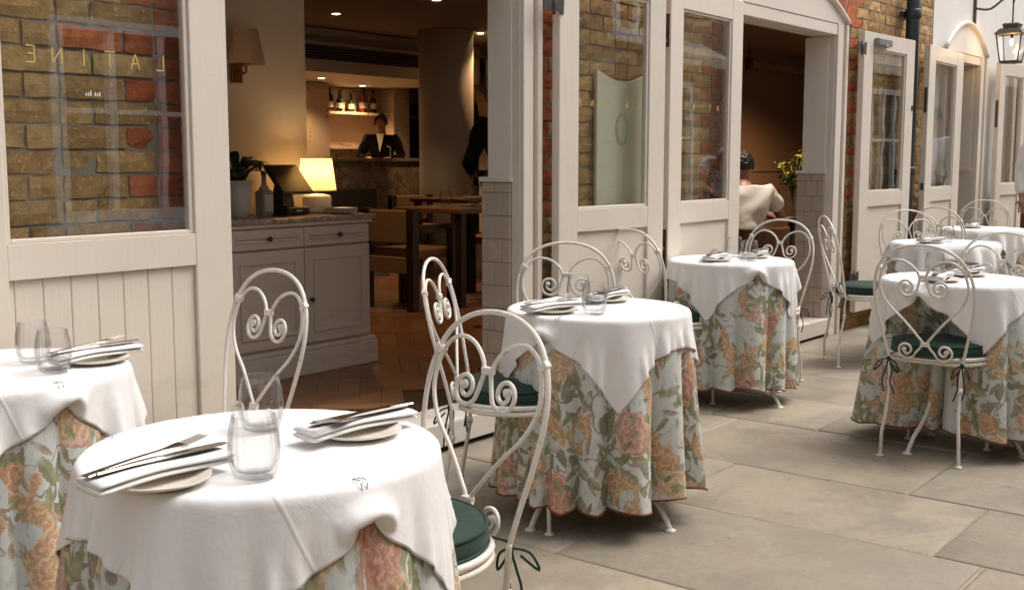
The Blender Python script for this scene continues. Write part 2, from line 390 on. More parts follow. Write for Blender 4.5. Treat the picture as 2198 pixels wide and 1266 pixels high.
# ------------------------------------------------------------------ mesh helpers
class MB:
    def __init__(s): s.v = []; s.f = []; s.uv = None
    def add(s, vs, fs):
        k = len(s.v); s.v += [tuple(p) for p in vs]; s.f += [tuple(i+k for i in f) for f in fs]; return s
    def box(s, x0, x1, y0, y1, z0, z1):
        return s.add([(x0,y0,z0),(x1,y0,z0),(x1,y1,z0),(x0,y1,z0),(x0,y0,z1),(x1,y0,z1),(x1,y1,z1),(x0,y1,z1)],
                     [(0,3,2,1),(4,5,6,7),(0,1,5,4),(1,2,6,5),(2,3,7,6),(3,0,4,7)])
    def obox(s, mat, sx, sy, sz):
        m = MB().box(-sx/2, sx/2, -sy/2, sy/2, -sz/2, sz/2)
        return s.add([mat @ Vector(p) for p in m.v], m.f)
    def tube(s, pts, r, n=8, closed=False, cap=True):
        pts = [Vector(p) for p in pts]; N = len(pts)
        rs = r if isinstance(r, (list, tuple)) else [r]*N
        T = []
        for i in range(N):
            a = pts[(i-1) % N] if (closed or i) else pts[0]; b = pts[(i+1) % N] if (closed or i < N-1) else pts[-1]
            d = (b-a); T.append(d.normalized() if d.length > 1e-9 else Vector((0,0,1)))
        up = Vector((0,0,1)) if abs(T[0].z) < .9 else Vector((1,0,0))
        u = T[0].cross(up).normalized(); vs = []
        for i in range(N):
            u = (u - T[i]*u.dot(T[i])).normalized(); w = T[i].cross(u)
            for k in range(n):
                a = 2*math.pi*k/n; vs.append(pts[i]+(u*math.cos(a)+w*math.sin(a))*rs[i])
        fs = []
        for i in range(N if closed else N-1):
            j = (i+1) % N
            for k in range(n): fs.append((i*n+k, i*n+(k+1)%n, j*n+(k+1)%n, j*n+k))
        if cap and not closed: fs += [tuple(range(n))[::-1], tuple(range((N-1)*n, N*n))]
        return s.add(vs, fs)
    def lathe(s, prof, n=24, c=(0,0,0), ribs=0, amp=0, capb=True, capt=True):
        vs = []; fs = []
        for (r, z) in prof:
            for k in range(n):
                a = 2*math.pi*k/n; rr = r*(1+amp*math.cos(ribs*a)) if ribs else r
                vs.append((c[0]+rr*math.cos(a), c[1]+rr*math.sin(a), c[2]+z))
        for i in range(len(prof)-1):
            for k in range(n): fs.append((i*n+k, i*n+(k+1)%n, (i+1)*n+(k+1)%n, (i+1)*n+k))
        if capb: fs.append(tuple(range(n))[::-1])
        if capt: fs.append(tuple(range((len(prof)-1)*n, len(prof)*n)))
        return s.add(vs, fs)
    def prism(s, poly, f0, f1):
        n = len(poly); vs = [f0(*p) for p in poly]+[f1(*p) for p in poly]
        fs = [tuple(range(n))[::-1], tuple(range(n, 2*n))]+[(i, (i+1)%n, n+(i+1)%n, n+i) for i in range(n)]
        return s.add(vs, fs)
    def mesh(s, name, mat, smooth=False):
        me = bpy.data.meshes.new(name); me.from_pydata(s.v, [], s.f)
        bm = bmesh.new(); bm.from_mesh(me); bmesh.ops.recalc_face_normals(bm, faces=bm.faces); bm.to_mesh(me); bm.free()
        if mat: me.materials.append(mat)
        if smooth: me.polygons.foreach_set('use_smooth', [True]*len(me.polygons))
        me.update(); return me
    def build(s, name, mat, parent=None, smooth=False, bevel=0, seg=2, sub=0, loc=None, rot=None):
        return link(name, s.mesh(name, M[mat] if isinstance(mat, str) else mat, smooth), parent, bevel, seg, sub, loc, rot)
def link(name, me, parent=None, bevel=0, seg=2, sub=0, loc=None, rot=None):
    o = bpy.data.objects.new(name, me); COL.objects.link(o)
    if parent: o.parent = parent
    if loc: o.location = loc
    if rot: o.rotation_euler = rot
    if bevel:
        b = o.modifiers.new('bevel', 'BEVEL'); b.width = bevel; b.segments = seg; b.limit_method = 'ANGLE'; b.angle_limit = R(40); b.harden_normals = False
    if sub:
        m = o.modifiers.new('sub', 'SUBSURF'); m.levels = sub; m.render_levels = sub
    return o
def empty(name, loc=(0,0,0), rz=0, parent=None):
    o = bpy.data.objects.new(name, None); COL.objects.link(o); o.location = loc; o.rotation_euler = (0,0,rz); o.empty_display_size = .1
    if parent: o.parent = parent
    return o
def tag(o, label=None, cat=None, group=None, kind=None):
    if label: o['label'] = label
    if cat: o['category'] = cat
    if group: o['group'] = group
    if kind: o['kind'] = kind
    return o
def copy_tree(o, parent=None):
    c = o.copy(); COL.objects.link(c)
    if parent: c.parent = parent
    for k in ('label', 'group'):
        if parent is None and k in c: del c[k]
    for ch in list(o.children): copy_tree(ch, c)
    return c
def crom(pts, per=8, closed=False):
    P = [Vector(p) for p in pts]; n = len(P); out = []
    for i in range(n if closed else n-1):
        g = lambda k: P[k % n] if closed else P[max(0, min(n-1, k))]
        a, b, c, d = g(i-1), g(i), g(i+1), g(i+2)
        for j in range(per):
            t = j/per; out.append(.5*((2*b)+(c-a)*t+(2*a-5*b+4*c-d)*t*t+(-a+3*b-3*c+d)*t**3))
    if not closed: out.append(P[-1])
    return out
_F = _f; _Rv = Vector((math.sin(_a), -math.cos(_a), 0)); _U = _Rv.cross(_F)
def pix(p):                                        # only used to decide which pieces are worth building singly
    v = Vector(p)-cam.location; z = v.dot(_F)
    if z < .1: return None
    return 1099+2442*v.dot(_Rv)/z, 633-2442*v.dot(_U)/z, z
def seen(p, m=60):
    q = pix(p); return q is not None and -m < q[0] < 2198+m and -m < q[1] < 1266+m
rng = random.Random(7)

# ================================================================== SETTING
FZ = .125                                          # inside floor level
# pavement of york stone
pave = MB().box(-6, 34, -5.3, .02, -.3, -.0048).build('pavement', 'joint'); tag(pave, kind='structure')
flagmesh = []
def flag_piece(x0, x1, y0, y1):
    g = .0025+rng.random()*.0025; nx, ny = 4, 4; vs = []; dz = rng.uniform(-.0015, .0015); tx, ty = rng.uniform(-.0012, .0012), rng.uniform(-.0012, .0012); G = (-1, -.975, rng.uniform(-.2, .2), .975, 1)
    cx, cy = (x0+x1)/2, (y0+y1)/2; hx, hy = (x1-x0)/2-g, (y1-y0)/2-g
    for j in range(ny+1):
        for i in range(nx+1):
            u, v = G[i], G[j]; e = i in (0, nx) or j in (0, ny)
            wob = .003 if e else .0
            vs.append((u*hx+rng.uniform(-wob, wob), v*hy+rng.uniform(-wob, wob), (dz+tx*u+ty*v+rng.uniform(-.0012, .0012)) - (.0035 if e else 0)))
    k = len(vs); fs = []
    for j in range(ny):
        for i in range(nx): a = j*(nx+1)+i; fs.append((a, a+1, a+nx+2, a+nx+1))
    rim = [i for i in range(nx+1)]+[j*(nx+1)+nx for j in range(1, ny+1)]+[ny*(nx+1)+i for i in range(nx-1, -1, -1)]+[j*(nx+1) for j in range(ny-1, 0, -1)]
    for r_ in rim: vs.append((vs[r_][0], vs[r_][1], -.05))
    for i in range(len(rim)): fs.append((rim[i], k+i, k+(i+1)%len(rim), rim[(i+1)%len(rim)]))
    m = MB().add(vs, fs); o = m.build('flagstone', 'stone', pave, True); o.location = (cx, cy, 0)
    return o
x = -.9; courses = [.62, .55, .70, .60, .58, .70, .72, .62, .76, .60, .66, .72, .58, .70, .62, .75, .6, .7, .66, .6, .72, .64, .7, .6]
for w_ in courses:
    y = .0-rng.random()*.5; first = True; y = 0
    ys = [0]; yy = -rng.uniform(.3, .9)
    while yy > -4.9: ys.append(yy); yy -= rng.uniform(.55, 1.15)
    ys.append(-5.25)
    for a, b in zip(ys, ys[1:]):
        if any(seen((px_, py_, 0), 200) for px_ in (x, x+w_) for py_ in (a, (a+b)/2, b)): flag_piece(x, x+w_, b, a)
    x += w_

# ------------------------------------------------------------------ restaurant building
bld = empty('restaurant_building', (5, .1, 0)); tag(bld, 'restaurant front of yellow and red brick with tall cream doors standing open', 'building')
bld.location = (0, 0, 0)
OP = [(2.45, 4.13), (6.25, 7.69), (10.15, 11.02), (12.25, 13.6)]; HEAD = 2.13
XW = 9.74
def wall_boxes(m, x0, x1, y0, y1, top):
    cur = x0
    for a, b in OP:
        if b <= x0 or a >= x1: continue
        if a > cur: m.box(cur, a, y0, y1, -.05, top)
        m.box(max(a, x0), min(b, x1), y0, y1, HEAD, top); cur = b
    if cur < x1: m.box(cur, x1, y0, y1, -.05, top)
    return m
wall_boxes(MB(), -6, XW, .0068, .13, 4.6).build('wall', 'mortar', bld)
wall_boxes(MB(), XW, 34, -.004, .13, 4.6).build('rendered_wall', 'white_wall', bld)
wall_boxes(MB(), -6, 34, .134, .160, 4.6).build('inner_lining', 'inner_paint', bld)
# bricks: stretcher / header courses
BH = .0755
def in_open(x0, x1, z0, z1):
    for i, (a, b) in enumerate(OP):
        if x1 > a-.099 and x0 < b+.099 and z0 < HEAD+.02: return True
    if z1 > 2.1:                                   # segmental head over the second doorway
        for xx in (x0, x1):
            if abs(xx-6.97) < 1.02 and z0 < arch_z(xx)+.20: return True
    return False
def arch_z(xx): u = (xx-6.97)/1.05; return 2.19+.26*max(0, 1-u*u)
bl = []
zc = 0; row = 0
while zc < 2.75:
    xx = -.2-(.056 if row % 2 else .17); k = row % 2
    while xx < XW:
        L = .215 if k % 2 == 0 else .103
        x1 = min(xx+L, XW-.01); x0_ = xx
        if zc < HEAD:
            for a, b in OP:                        # cut bricks against the door surrounds
                if x0_ < a-.10 < x1: x1 = a-.10
                if x0_ < b+.10 < x1: x0_ = b+.10
        xs0, xx = xx, x0_
        if not in_open(xx, x1, zc, zc+.065) and x1-xx > .03:
            edge = min(abs((xx+x1)/2-a) for ab in OP[:3] for a in ab)
            q = .44 if row % 2 else .32
            red = edge < q+rng.uniform(-.02, .02) and zc > .95 or (zc > 2.2 and rng.random() < .25)
            if xx > 8.2: red = red and rng.random() < .25
            bl.append((xx, x1, zc, red))
        xx = xs0+L+.0105; k += 1
    zc += BH; row += 1
def vis_brick(b):
    xm, zm = (b[0]+b[1])/2, b[2]+.032
    if not seen((xm, 0, zm), 10): return False
    zones = ((1.45, 2.40, .93, 2.2), (4.26, 4.52, 0, 2.3), (4.5, 5.25, .95, 2.3), (5.25, 6.2, .95, 2.3), (7.8, 8.35, 0, 2.75), (8.3, 9.05, .95, 2.75), (9.0, 9.8, 1.9, 2.75))
    return any(a < xm < c and d < zm < e for a, c, d, e in zones)
single = sorted([b for b in bl if vis_brick(b)], key=lambda b: b[0])[:300]
ss = set(single); var = {}
def brick_geo(L, seed, m, ox=0, oz=0, rough=.0035):
    r_ = random.Random(seed); nx = 5 if L > .15 else 3; nz = 3; vs = []
    for j in range(nz):
        for i in range(nx):
            e = i in (0, nx-1) or j in (0, nz-1)
            vs.append((ox+i/(nx-1)*L+(r_.uniform(-.003, .003)), (.003 if e else 0)+r_.uniform(-rough, rough), oz+j/(nz-1)*.065+r_.uniform(-.003, .003)))
    fs = [(j*nx+i, j*nx+i+1, (j+1)*nx+i+1, (j+1)*nx+i) for j in range(nz-1) for i in range(nx-1)]
    rim = list(range(nx))+[j*nx+nx-1 for j in range(1, nz)]+[(nz-1)*nx+i for i in range(nx-2, -1, -1)]+[j*nx for j in range(nz-2, 0, -1)]
    k = len(vs); vs += [(vs[i][0], .03, vs[i][2]) for i in rim]
    fs += [(rim[i], rim[(i+1) % len(rim)], k+(i+1) % len(rim), k+i) for i in range(len(rim))]
    m.add(vs, fs)
for b in single:
    L = round((b[1]-b[0])/.02)*.02 if abs((b[1]-b[0])-.215) > .002 and abs((b[1]-b[0])-.103) > .002 else b[1]-b[0]
    key = (round(L, 3), b[3], rng.randrange(6))
    if key not in var:
        m = MB(); brick_geo(b[1]-b[0], rng.random(), m); var[key] = m.mesh('brick', M['red_object' if b[3] else 'stock_object'], False)
    o = link('brick', var[key], bld); o.location = (b[0], rng.uniform(-.003, .003), b[2]+rng.uniform(-.001, .001))
for redq in (False, True):
    m = MB()
    for b in bl:
        if b not in ss and b[3] == redq and b[0] > -.3: brick_geo(b[1]-b[0], rng.random(), m, b[0], b[2])
    o = m.build('brickwork', 'red_island' if redq else 'stock_island', bld); o['kind'] = 'stuff'
# red voussoirs of the arch
for i in range(13):
    xx = 6.97+(-1.03+i*2.06/12); nx_ = (xx-6.97)*.46; t_ = Matrix.Translation((xx, .012, arch_z(xx)+.105)) @ Matrix.Rotation(nx_, 4, 'Y')
    MB().obox(Matrix(), .145, .03, .20).build('voussoir', 'red_object', bld, False, .004).matrix_local = t_

# door frames: jamb linings, architraves, sills
for i, (a, b) in enumerate(OP):
    top = HEAD
    for x0, x1 in ((a-.02, a+.004), (b-.004, b+.02)): MB().box(x0, x1, -.012, .128, FZ-.02, top).build('jamb_lining', 'cream', bld)
    for s_, e in ((-1, a), (1, b)):
        m = MB()
        for u0, u1, d in (((.002, .075, .034), (.075, .095, .022), (.095, .130, .046)) if i == 0 else ((.002, .10, .034), (.10, .125, .022), (.125, .165, .046))):
            x0, x1 = (e-u1, e-u0) if s_ < 0 else (e+u0, e+u1)
            m.box(x0, x1, -d, .012, 0, top+.05)
        m.build('architrave', 'cream', bld, False, .004)
    MB().box(a-.002, b+.002, -.026, .165, top-.03, top+.045).build('door_head', 'cream', bld, False, .004)
    if i != 0:
        pts = []; cx = (a+b)/2; hw = (b-a)/2+.165
        for k in range(25):
            u = -1+k/12; pts.append((cx+u*hw, top+.062+.25*(1-u*u)+.0))
        poly = [(cx+hw, top+.048), (cx-hw, top+.048)]+pts
        MB().prism(poly, lambda x_, z_: (x_, -.03, z_), lambda x_, z_: (x_, .012, z_)).build('arch_panel', 'cream' if i < 2 else 'white_wall', bld)
        MB().tube([(p[0], -.036, p[1]) for p in pts], .022, 8).build('arch_moulding', 'cream' if i < 2 else 'white_wall', bld, True)
    MB().box(a-.01, b+.01, -.035, .2, .022, FZ+.004).build('door_sill', 'skirt', bld, False, .006)
    # interior reveal: painted above, tiled below
    rd = (.165, .20, .2, .2)[i]
    MB().box(b-.012, b+.02, .03, rd, 1.16, top-.04).build('reveal', 'inner_paint', bld)
    MB().box(b-.030, b+.02, .02, rd+.045, 1.145, 1.168).build('dado_cap', 'cream', bld, False, .004)
    if i < 2:
        MB().box(b-.010, b+.02, .03, rd+.028, FZ, 1.145).build('tile_bed', 'grout', bld)
        z = FZ; r_ = 0
        while z < 1.13:
            h = min(.108, 1.143-z); ys = [.028, .12, rd+.032] if r_ % 2 else [.028, .075, .165, rd+.032]
            for y0, y1 in zip(ys, ys[1:]):
                MB().box(b-.022, b-.008, y0+.0012, y1-.0012, z+.0012, z+h-.0012).build('tile', 'tile', bld, False, .0015, 1)
            z += h; r_ += 1

def letters(parent, txt, x0, x1, z0, z1, y, mirror=True, mat='gold', w=.0035):
    n = len(txt); cw = (z1-z0)*.72; step = (x1-x0-cw)/(n-1)
    G = {'L': [((0,1),(0,0)),((0,0),(.8,0))], 'A': [((0,0),(.45,1)),((.45,1),(.9,0)),((.2,.35),(.7,.35))], 'T': [((0,1),(1,1)),((.5,1),(.5,0))],
         'I': [((.5,0),(.5,1))], 'N': [((.05,0),(.05,1)),((.05,1),(.95,0)),((.95,0),(.95,1))], 'E': [((0,0),(0,1)),((0,1),(.75,1)),((0,.52),(.6,.52)),((0,0),(.75,0))]}
    for i, ch in enumerate(txt):
        m = MB()
        for (a, b), (c, d) in G[ch]:
            lx = lambda u: (x1-(i*step+u*cw)) if mirror else (x0+i*step+u*cw)
            p, q = Vector((lx(a), y, z0+b*(z1-z0))), Vector((lx(c), y, z0+d*(z1-z0)))
            dd = (q-p); ang = math.atan2(dd.z, dd.x)
            m.obox(Matrix.Translation((p+q)/2) @ Matrix.Rotation(-ang, 4, 'Y'), dd.length+w*.6, .001, w)
        m.build('letter', mat, parent)

def door(loc, ang, w, side, plank=False, glass=(.14, .14), gz=(1.01, 2.04), top=2.155, text=None, label=None):
    # local x runs from the hinge along the leaf (side=+1) or backwards (side=-1); outside face is -y
    d = empty('door', loc, ang, bld)
    if label: d['label'] = label
    X = lambda u: u*side
    t = .045; gl, gr = glass
    def bx(m, u0, u1, z0, z1, y0=-t, y1=0):
        a, b = sorted((X(u0), X(u1))); return m.box(a, b, y0, y1, z0, z1)
    fm = MB()
    zb = .14; pz = .905; lo = .22
    for u0, u1 in ((0, gl), (w-gr, w)): bx(MB(), u0, u1, zb, top).build('stile', 'cream', d, False, .003)
    for z0, z1 in ((gz[1], top), (pz, gz[0]), (zb, lo)): bx(MB(), gl+.0004, w-gr-.0004, z0, z1, -t+.001).build('rail', 'cream', d, False, .0012)
    for e, (u0, u1, z0, z1) in enumerate(((gl, gl+.016, gz[0], gz[1]), (w-gr-.016, w-gr, gz[0], gz[1]), (gl+.016, w-gr-.016, gz[0], gz[0]+.014), (gl+.016, w-gr-.016, gz[1]-.014, gz[1]))):
        bx(MB(), u0, u1, z0, z1, -t+.009, -.008).build('glazing_bead', 'cream', d, False, .003)
    pm = MB(); bx(pm, gl+.006, w-gr-.006, gz[0]+.004, gz[1]-.004, -.026, -.021)
    pane = pm.build('pane', 'pane', d)
    if plank:
        u = w-gr
        bk = MB(); bx(bk, gl, w-gr, lo, pz, -.018, -.004); bk.build('panel', 'cream', d)
        u0 = gl
        while u0 < w-gr-.02:
            u1 = min(u0+.0885, w-gr); m = MB(); bx(m, u0+.0006, u1-.0006, lo+.001, pz-.001, -t+.014, -.018)
            m.build('board', 'cream', d, False, .004, 2); u0 = u1
    else:
        bk = MB(); bx(bk, gl, w-gr, lo, pz, -t+.016, -.004); bk.build('panel', 'cream', d)
    if text:
        a, b = sorted((X(text[0]), X(text[1])))
        letters(d, 'LATINE', a, b, text[2], text[3], -.0285, text[4] if len(text) > 4 else True)
    return d
dA = door((2.432, -.055, 0), 0, .93, -1, True, (.145, .145), (1.008, 2.06), text=(.235, .70, 1.527, 1.573), label='wide cream leaf with grooved boards below its pane')
dB1 = door((4.312, -.06, 0), R(-3.2), .865, 1, text=(.16, .66, 1.50, 1.53))
dB2 = door((6.13, -.058, 0), R(2.0), .875, -1, text=(.17, .68, 1.52, 1.55))
dC1 = door((8.02, -.05, 0), R(-2.5), .93, 1, glass=(.155, .155))
dC2 = door((10.3, -.05, 0), R(2.0), .99, -1, glass=(.20, .17))
dD1 = door((11.40, -.06, 0), R(-4), .75, 1, glass=(.14, .12))
# hinges and bolts
def butterfly(par, x, z, y):
    for s_ in (-1, 1):
        MB().prism([(x, z-.022), (x+s_*.07, z-.045), (x+s_*.075, z+.045), (x, z+.022)], lambda a, b: (a, y, b), lambda a, b: (a, y-.006, b)).build('hinge_leaf', 'iron_dark', par, False, .001)
    MB().tube([(x, y-.006, z-.05), (x, y-.006, z+.05)], .008, 8).build('hinge_pin', 'iron_dark', par, True)
butterfly(dB1, -.05, 1.95, -.046); butterfly(dC1, -.065, 2.03, -.052)
butterfly(dB1, -.05, .45, -.046); butterfly(dC1, -.065, .40, -.052)
for z0, z1, kz in ((1.83, 2.0, 1.86), (.68, .88, .78)):
    MB().box(-.872-.006, -.872, -.036, -.012, z0, z1).build('bolt_plate', 'bronze', dB2, False, .002)
    MB().tube([(-.874, -.024, kz), (-.905, -.03, kz)], .006, 8).box(-.915, -.900, -.036, -.022, kz-.010, kz+.012).build('bolt_handle', 'bronze', dB2)
for z0, z1 in ((1.62, 1.82), (1.0, 1.06)):
    MB().box(-.99-.005, -.99, -.036, -.012, z0, z1).build('bolt_plate', 'bronze', dC2, False, .002)
MB().box(.895, .915, -.052, -.045, 1.62, 1.66).build('strike_plate', 'bronze', dC1, False, .002)
MB().box(.16, .40, -.085, -.045, 2.065, 2.115).box(.25, .31, -.10, -.085, 2.05, 2.07).build('door_closer', 'grey_metal', dC1, False, .006)
MB().box(-.004, 0, -.036, -.012, 1.55, 1.8).build('bolt_plate', 'bronze', dD1)
# small white notice letters on the left pane
m = MB()
for i in range(7):
    if i != 3: m.box(-.51+i*.0075, -.51+i*.0075+.0035, -.0288, -.0278, 1.438, 1.438+rng.uniform(.008, .016))
m.build('white_mark', 'shirt', dA)
# shaped sign board hung on the pier behind the pane
sb = empty('menu_board', (4.98, -.005, 1.4)); tag(sb, 'tall pale green board with scalloped top behind a door pane', 'sign')
sb.location = (0, 0, 0)
poly = [(4.73, .93), (5.20, .93), (5.20, 1.69)]+[(5.20-.47*k/12, 1.69-.05*math.sin(math.pi*k/12)) for k in range(1, 12)]+[(4.73, 1.69)]
MB().prism(poly, lambda a, b: (a, -.03, b), lambda a, b: (a, -.012, b)).build('board', 'board_sign', sb, False, .003)
ov = [(4.955+.058*math.cos(k*math.pi/12), 1.40+.085*math.sin(k*math.pi/12)) for k in range(24)]
MB().prism(ov, lambda a, b: (a, -.0325, b), lambda a, b: (a, -.030, b)).build('emblem', 'emblem', sb)
ov = [(4.955+.040*math.cos(k*math.pi/12), 1.40+.064*math.sin(k*math.pi/12)) for k in range(24)]
MB().prism(ov, lambda a, b: (a, -.0345, b), lambda a, b: (a, -.0325, b)).build('emblem_centre', 'board_sign', sb)

# downpipe
dp = empty('drainpipe', (9.0, -.09, 0)); tag(dp, 'black cast iron drainpipe beside the third row of doors', 'drainpipe')
MB().tube([(0, 0, -.01), (0, 0, 4.4)], .052, 16).build('pipe', 'pipe', dp, True)
for z in (.5, 1.15, 2.36):
    MB().lathe([(.06, -.03), (.064, -.02), (.064, .03), (.058, .04)], 16, (0, 0, z)).build('collar', 'pipe', dp, True)
    MB().box(-.09, .09, .05, .075, z-.02, z+.02).build('bracket', 'pipe', dp)

# lantern on bracket
ln = empty('wall_lantern', (10.82, -.34, 0)); tag(ln, 'bronze glazed lantern hanging from an iron wall bracket, bulb lit', 'lantern')
br = crom([(0, .335, 2.60), (0, .20, 2.58), (0, .08, 2.66), (0, 0, 2.68), (0, 0, 2.62)], 8)
MB().tube(br, .010, 8).build('bracket_arm', 'bronze', ln, True)
MB().box(-.018, .018, .315, .338, 2.38, 2.70).build('back_plate', 'bronze', ln, False, .004)
MB().tube([(0, 0, 2.62), (0, 0, 2.44)], .007, 8).build('hanger', 'bronze', ln)
def frustum(m, z0, r0, z1, r1, sides=4):
    a = [(r0*(1 if k in (0, 3) else -1), r0*(1 if k < 2 else -1), z0) for k in range(4)]; b = [(r1*(1 if k in (0, 3) else -1), r1*(1 if k < 2 else -1), z1) for k in range(4)]
    m.add(a+b, [(3,2,1,0),(4,5,6,7)]+[(k, (k+1)%4, 4+(k+1)%4, 4+k) for k in range(4)]); return m
cp = MB(); frustum(cp, 2.345, .125, 2.395, .085); frustum(cp, 2.395, .062, 2.43, .066); frustum(cp, 2.43, .075, 2.442, .055); cp.build('cap', 'bronze', ln, False, .003)
for k in range(4):
    sx, sy = (1 if k in (0, 3) else -1), (1 if k < 2 else -1)
    MB().tube([(sx*.105, sy*.105, 2.345), (sx*.075, sy*.075, 2.11)], .007, 6).build('corner_bar', 'bronze', ln)
fb = MB(); frustum(fb, 2.095, .078, 2.115, .082); fb.build('base', 'bronze', ln, False, .002)
for k in range(4):
    g = MB(); c_, s_ = [(1,0),(0,1),(-1,0),(0,-1)][k]
    q = [Matrix.Rotation(k*math.pi/2, 3, 'Z') @ Vector(p) for p in ((.101, -.1, 2.343), (.101, .1, 2.343), (.074, .073, 2.116), (.074, -.073, 2.116))]
    g.add(q, [(0,1,2,3)]).build('pane', 'tumbler', ln)
MB().lathe([(.004, 0), (.016, .02), (.012, .045), (.003, .06)], 10, (0, 0, 2.25)).build('bulb', 'flame', ln, True)
MB().tube([(0, 0, 2.31), (0, 0, 2.35)], .012, 8).build('bulb_holder', 'bronze', ln)
lp = bpy.data.objects.new('lantern_glow', bpy.data.lights.new('lantern_glow', 'POINT')); COL.objects.link(lp); lp.parent = ln; lp.location = (0, 0, 2.23); lp.data.energy = 2; lp.data.color = (1, .6, .25); lp.data.shadow_soft_size = .03

# ------------------------------------------------------------------ the building across the alley (seen in the glass)
YO = -5.25
opp = empty('opposite_building', (8, YO, 0)); opp.location = (0, 0, 0); tag(opp, 'brick building across the alley with pale blue windows, seen in reflections', 'building')
WN = [(4.85, 6.75, .75, 2.35), (8.2, 9.4, .75, 2.35), (11.0, 12.2, 2.72, 4.0), (14.1, 16.4, .5, 2.45), (18.0, 20.2, .5, 2.45), (21.2, 23.4, .5, 2.45)]
om = MB(); xs = sorted({-7, 34, *[a for w_ in WN for a in w_[:2]]})
for x0, x1 in zip(xs, xs[1:]):
    w_ = [q for q in WN if q[0] <= x0+.01 and q[1] >= x1-.01]
    if w_: om.box(x0, x1, YO-.3, YO, -.1, w_[0][2]).box(x0, x1, YO-.3, YO, w_[0][3], 4.4)
    else: om.box(x0, x1, YO-.3, YO, -.1, 4.4)
def far_brick():
    t = NT('opposite_brick'); w = t.world(); v = t.mapping(w, (1,1,1), rot=(R(90),0,0))
    b = t.new('ShaderNodeTexBrick'); t.put(b.inputs['Vector'], t.mapping(w, (1, 1, 1), rot=(R(-90), 0, 0)))
    b.inputs['Scale'].default_value = 1; b.inputs['Brick Width'].default_value = .225; b.inputs['Row Height'].default_value = .075; b.inputs['Mortar Size'].default_value = .006
    b.inputs['Color1'].default_value = (.33, .16, .09, 1); b.inputs['Color2'].default_value = (.40, .27, .14, 1); b.inputs['Mortar'].default_value = (.40, .36, .30, 1)
    return t.fin(t.mix(t.noise(w, 6, 5), b.outputs[0], t.mix(.5, b.outputs[0], (.10, .07, .05))), .9)
M['far_brick'] = far_brick(); om.build('wall', 'far_brick', opp)
for (a, b, z0, z1) in WN:
    w_ = empty('window', (0, 0, 0), 0, opp)
    fr = MB()
    for u in (a, b): fr.box(u-.06, u+.06, YO-.06, YO+.03, z0, z1)
    fr.box(a+.06, b-.06, YO-.06, YO+.03, z1-.09, z1).box(a+.06, b-.06, YO-.06, YO+.03, z0, z0+.09)
    n = max(2, round((b-a)/.47))
    for k in range(1, n): u = a+(b-a)*k/n; fr.box(u-.03, u+.03, YO-.05, YO+.02, z0+.09, z1-.09)
    fr.box(a+.06, b-.06, YO-.045, YO+.015, z0+(z1-z0)*.55-.02, z0+(z1-z0)*.55+.02)
    fr.build('frame', 'oppframe', w_)
    MB().box(a-.15, b+.15, YO-.05, YO+.10, z0-.09, z0-.002).build('sill', 'oppframe', w_, False, .01)
    MB().box(a, b, YO-.13, YO-.125, z0, z1).build('pane', 'dark_void', w_)
for a, b in ((13.8, 16.8), (17.6, 23.8)):
    aw = empty('awning', (0, 0, 0), 0, opp)
    MB().prism([(0, 3.05), (.55, 2.78), (.55, 2.76), (0, 3.03)], lambda d, z: (a, YO+d+.002, z), lambda d, z: (b, YO+d+.002, z)).build('canopy', 'awning', aw)
    n = int((b-a)/.12); pts = [(a, 2.77)]
    for k in range(n):
        for j in range(5): th = math.pi*j/4; pts.append((a+(b-a)*(k+j/4*.98)/n, 2.66-.05*math.sin(th)))
    pts.append((b, 2.77))
    MB().prism(pts, lambda x_, z_: (x_, YO+.556, z_), lambda x_, z_: (x_, YO+.562, z_)).build('valance', 'awning', aw)
MB().box(-7, 34, YO-3.5, YO-.31, 4.2, 4.4).build('roof', 'slate', opp)

# ================================================================== INSIDE THE RESTAURANT
CZ = 2.82
fl = MB().box(-1, 19, .202, 10.2, -.1, FZ-.012).build('floor', 'dark_wood'); tag(fl, kind='structure')
cl_ = MB().box(-1, 19, .262, 10.2, CZ, CZ+.1).build('ceiling', 'ceiling'); tag(cl_, kind='structure')
wl = MB().box(-1.1, -1, .262, 10.2, 0, CZ).build('wall_left', 'inner_paint'); tag(wl, kind='structure')
wr = MB().box(19, 19.1, .262, 10.2, 0, CZ).build('wall_right', 'brown_wall'); tag(wr, kind='structure')
wb = MB().box(-1, 19, 10.2, 10.3, 0, CZ).build('wall_back', 'inner_paint'); tag(wb, kind='structure')
# herringbone boards near the doorway
PL, PW = .42, .105; cnt = 0
ca, sa = math.cos(R(45)), math.sin(R(45)); cand = []
pm_ = {}
for i in range(-40, 90):
    for j in range(-40, 90):
        for k in (0, 1):
            # block herringbone: long pieces alternately along u and v
            u = i*PW + j*PW*8; v = i*PW
            if k == 0: cu, cv, lu, lv = u+PL/2, v+PW/2, PL, PW
            else: cu, cv, lu, lv = u-PW/2, v+PL/2, PW, PL
            X_, Y_ = 2+cu*ca-cv*sa, .1+cu*sa+cv*ca
            if not (2.3 < X_ < 8.2 and .44 < Y_ < 4.6): continue
            q = pix((X_, Y_, FZ))
            if q is None or not (470 < q[0] < 1075 and 560 < q[1] < 1000): continue
            cand.append((q[2], X_, Y_, k))
cand.sort()
for n_, (d_, X_, Y_, k) in enumerate(cand):
    if n_ >= 300: break
    if 'p' not in pm_: pm_['p'] = MB().box(-PL/2+.0007, PL/2-.0007, -PW/2+.0007, PW/2-.0007, -.012, 0).mesh('floor_board', M['oak_floor'])
    o = link('floor_board', pm_['p'], fl, .0012, 1); o.location = (X_, Y_, FZ+rng.uniform(-.0006, .0006)); o.rotation_euler = (0, 0, R(45) if k == 0 else R(135))
m = MB()
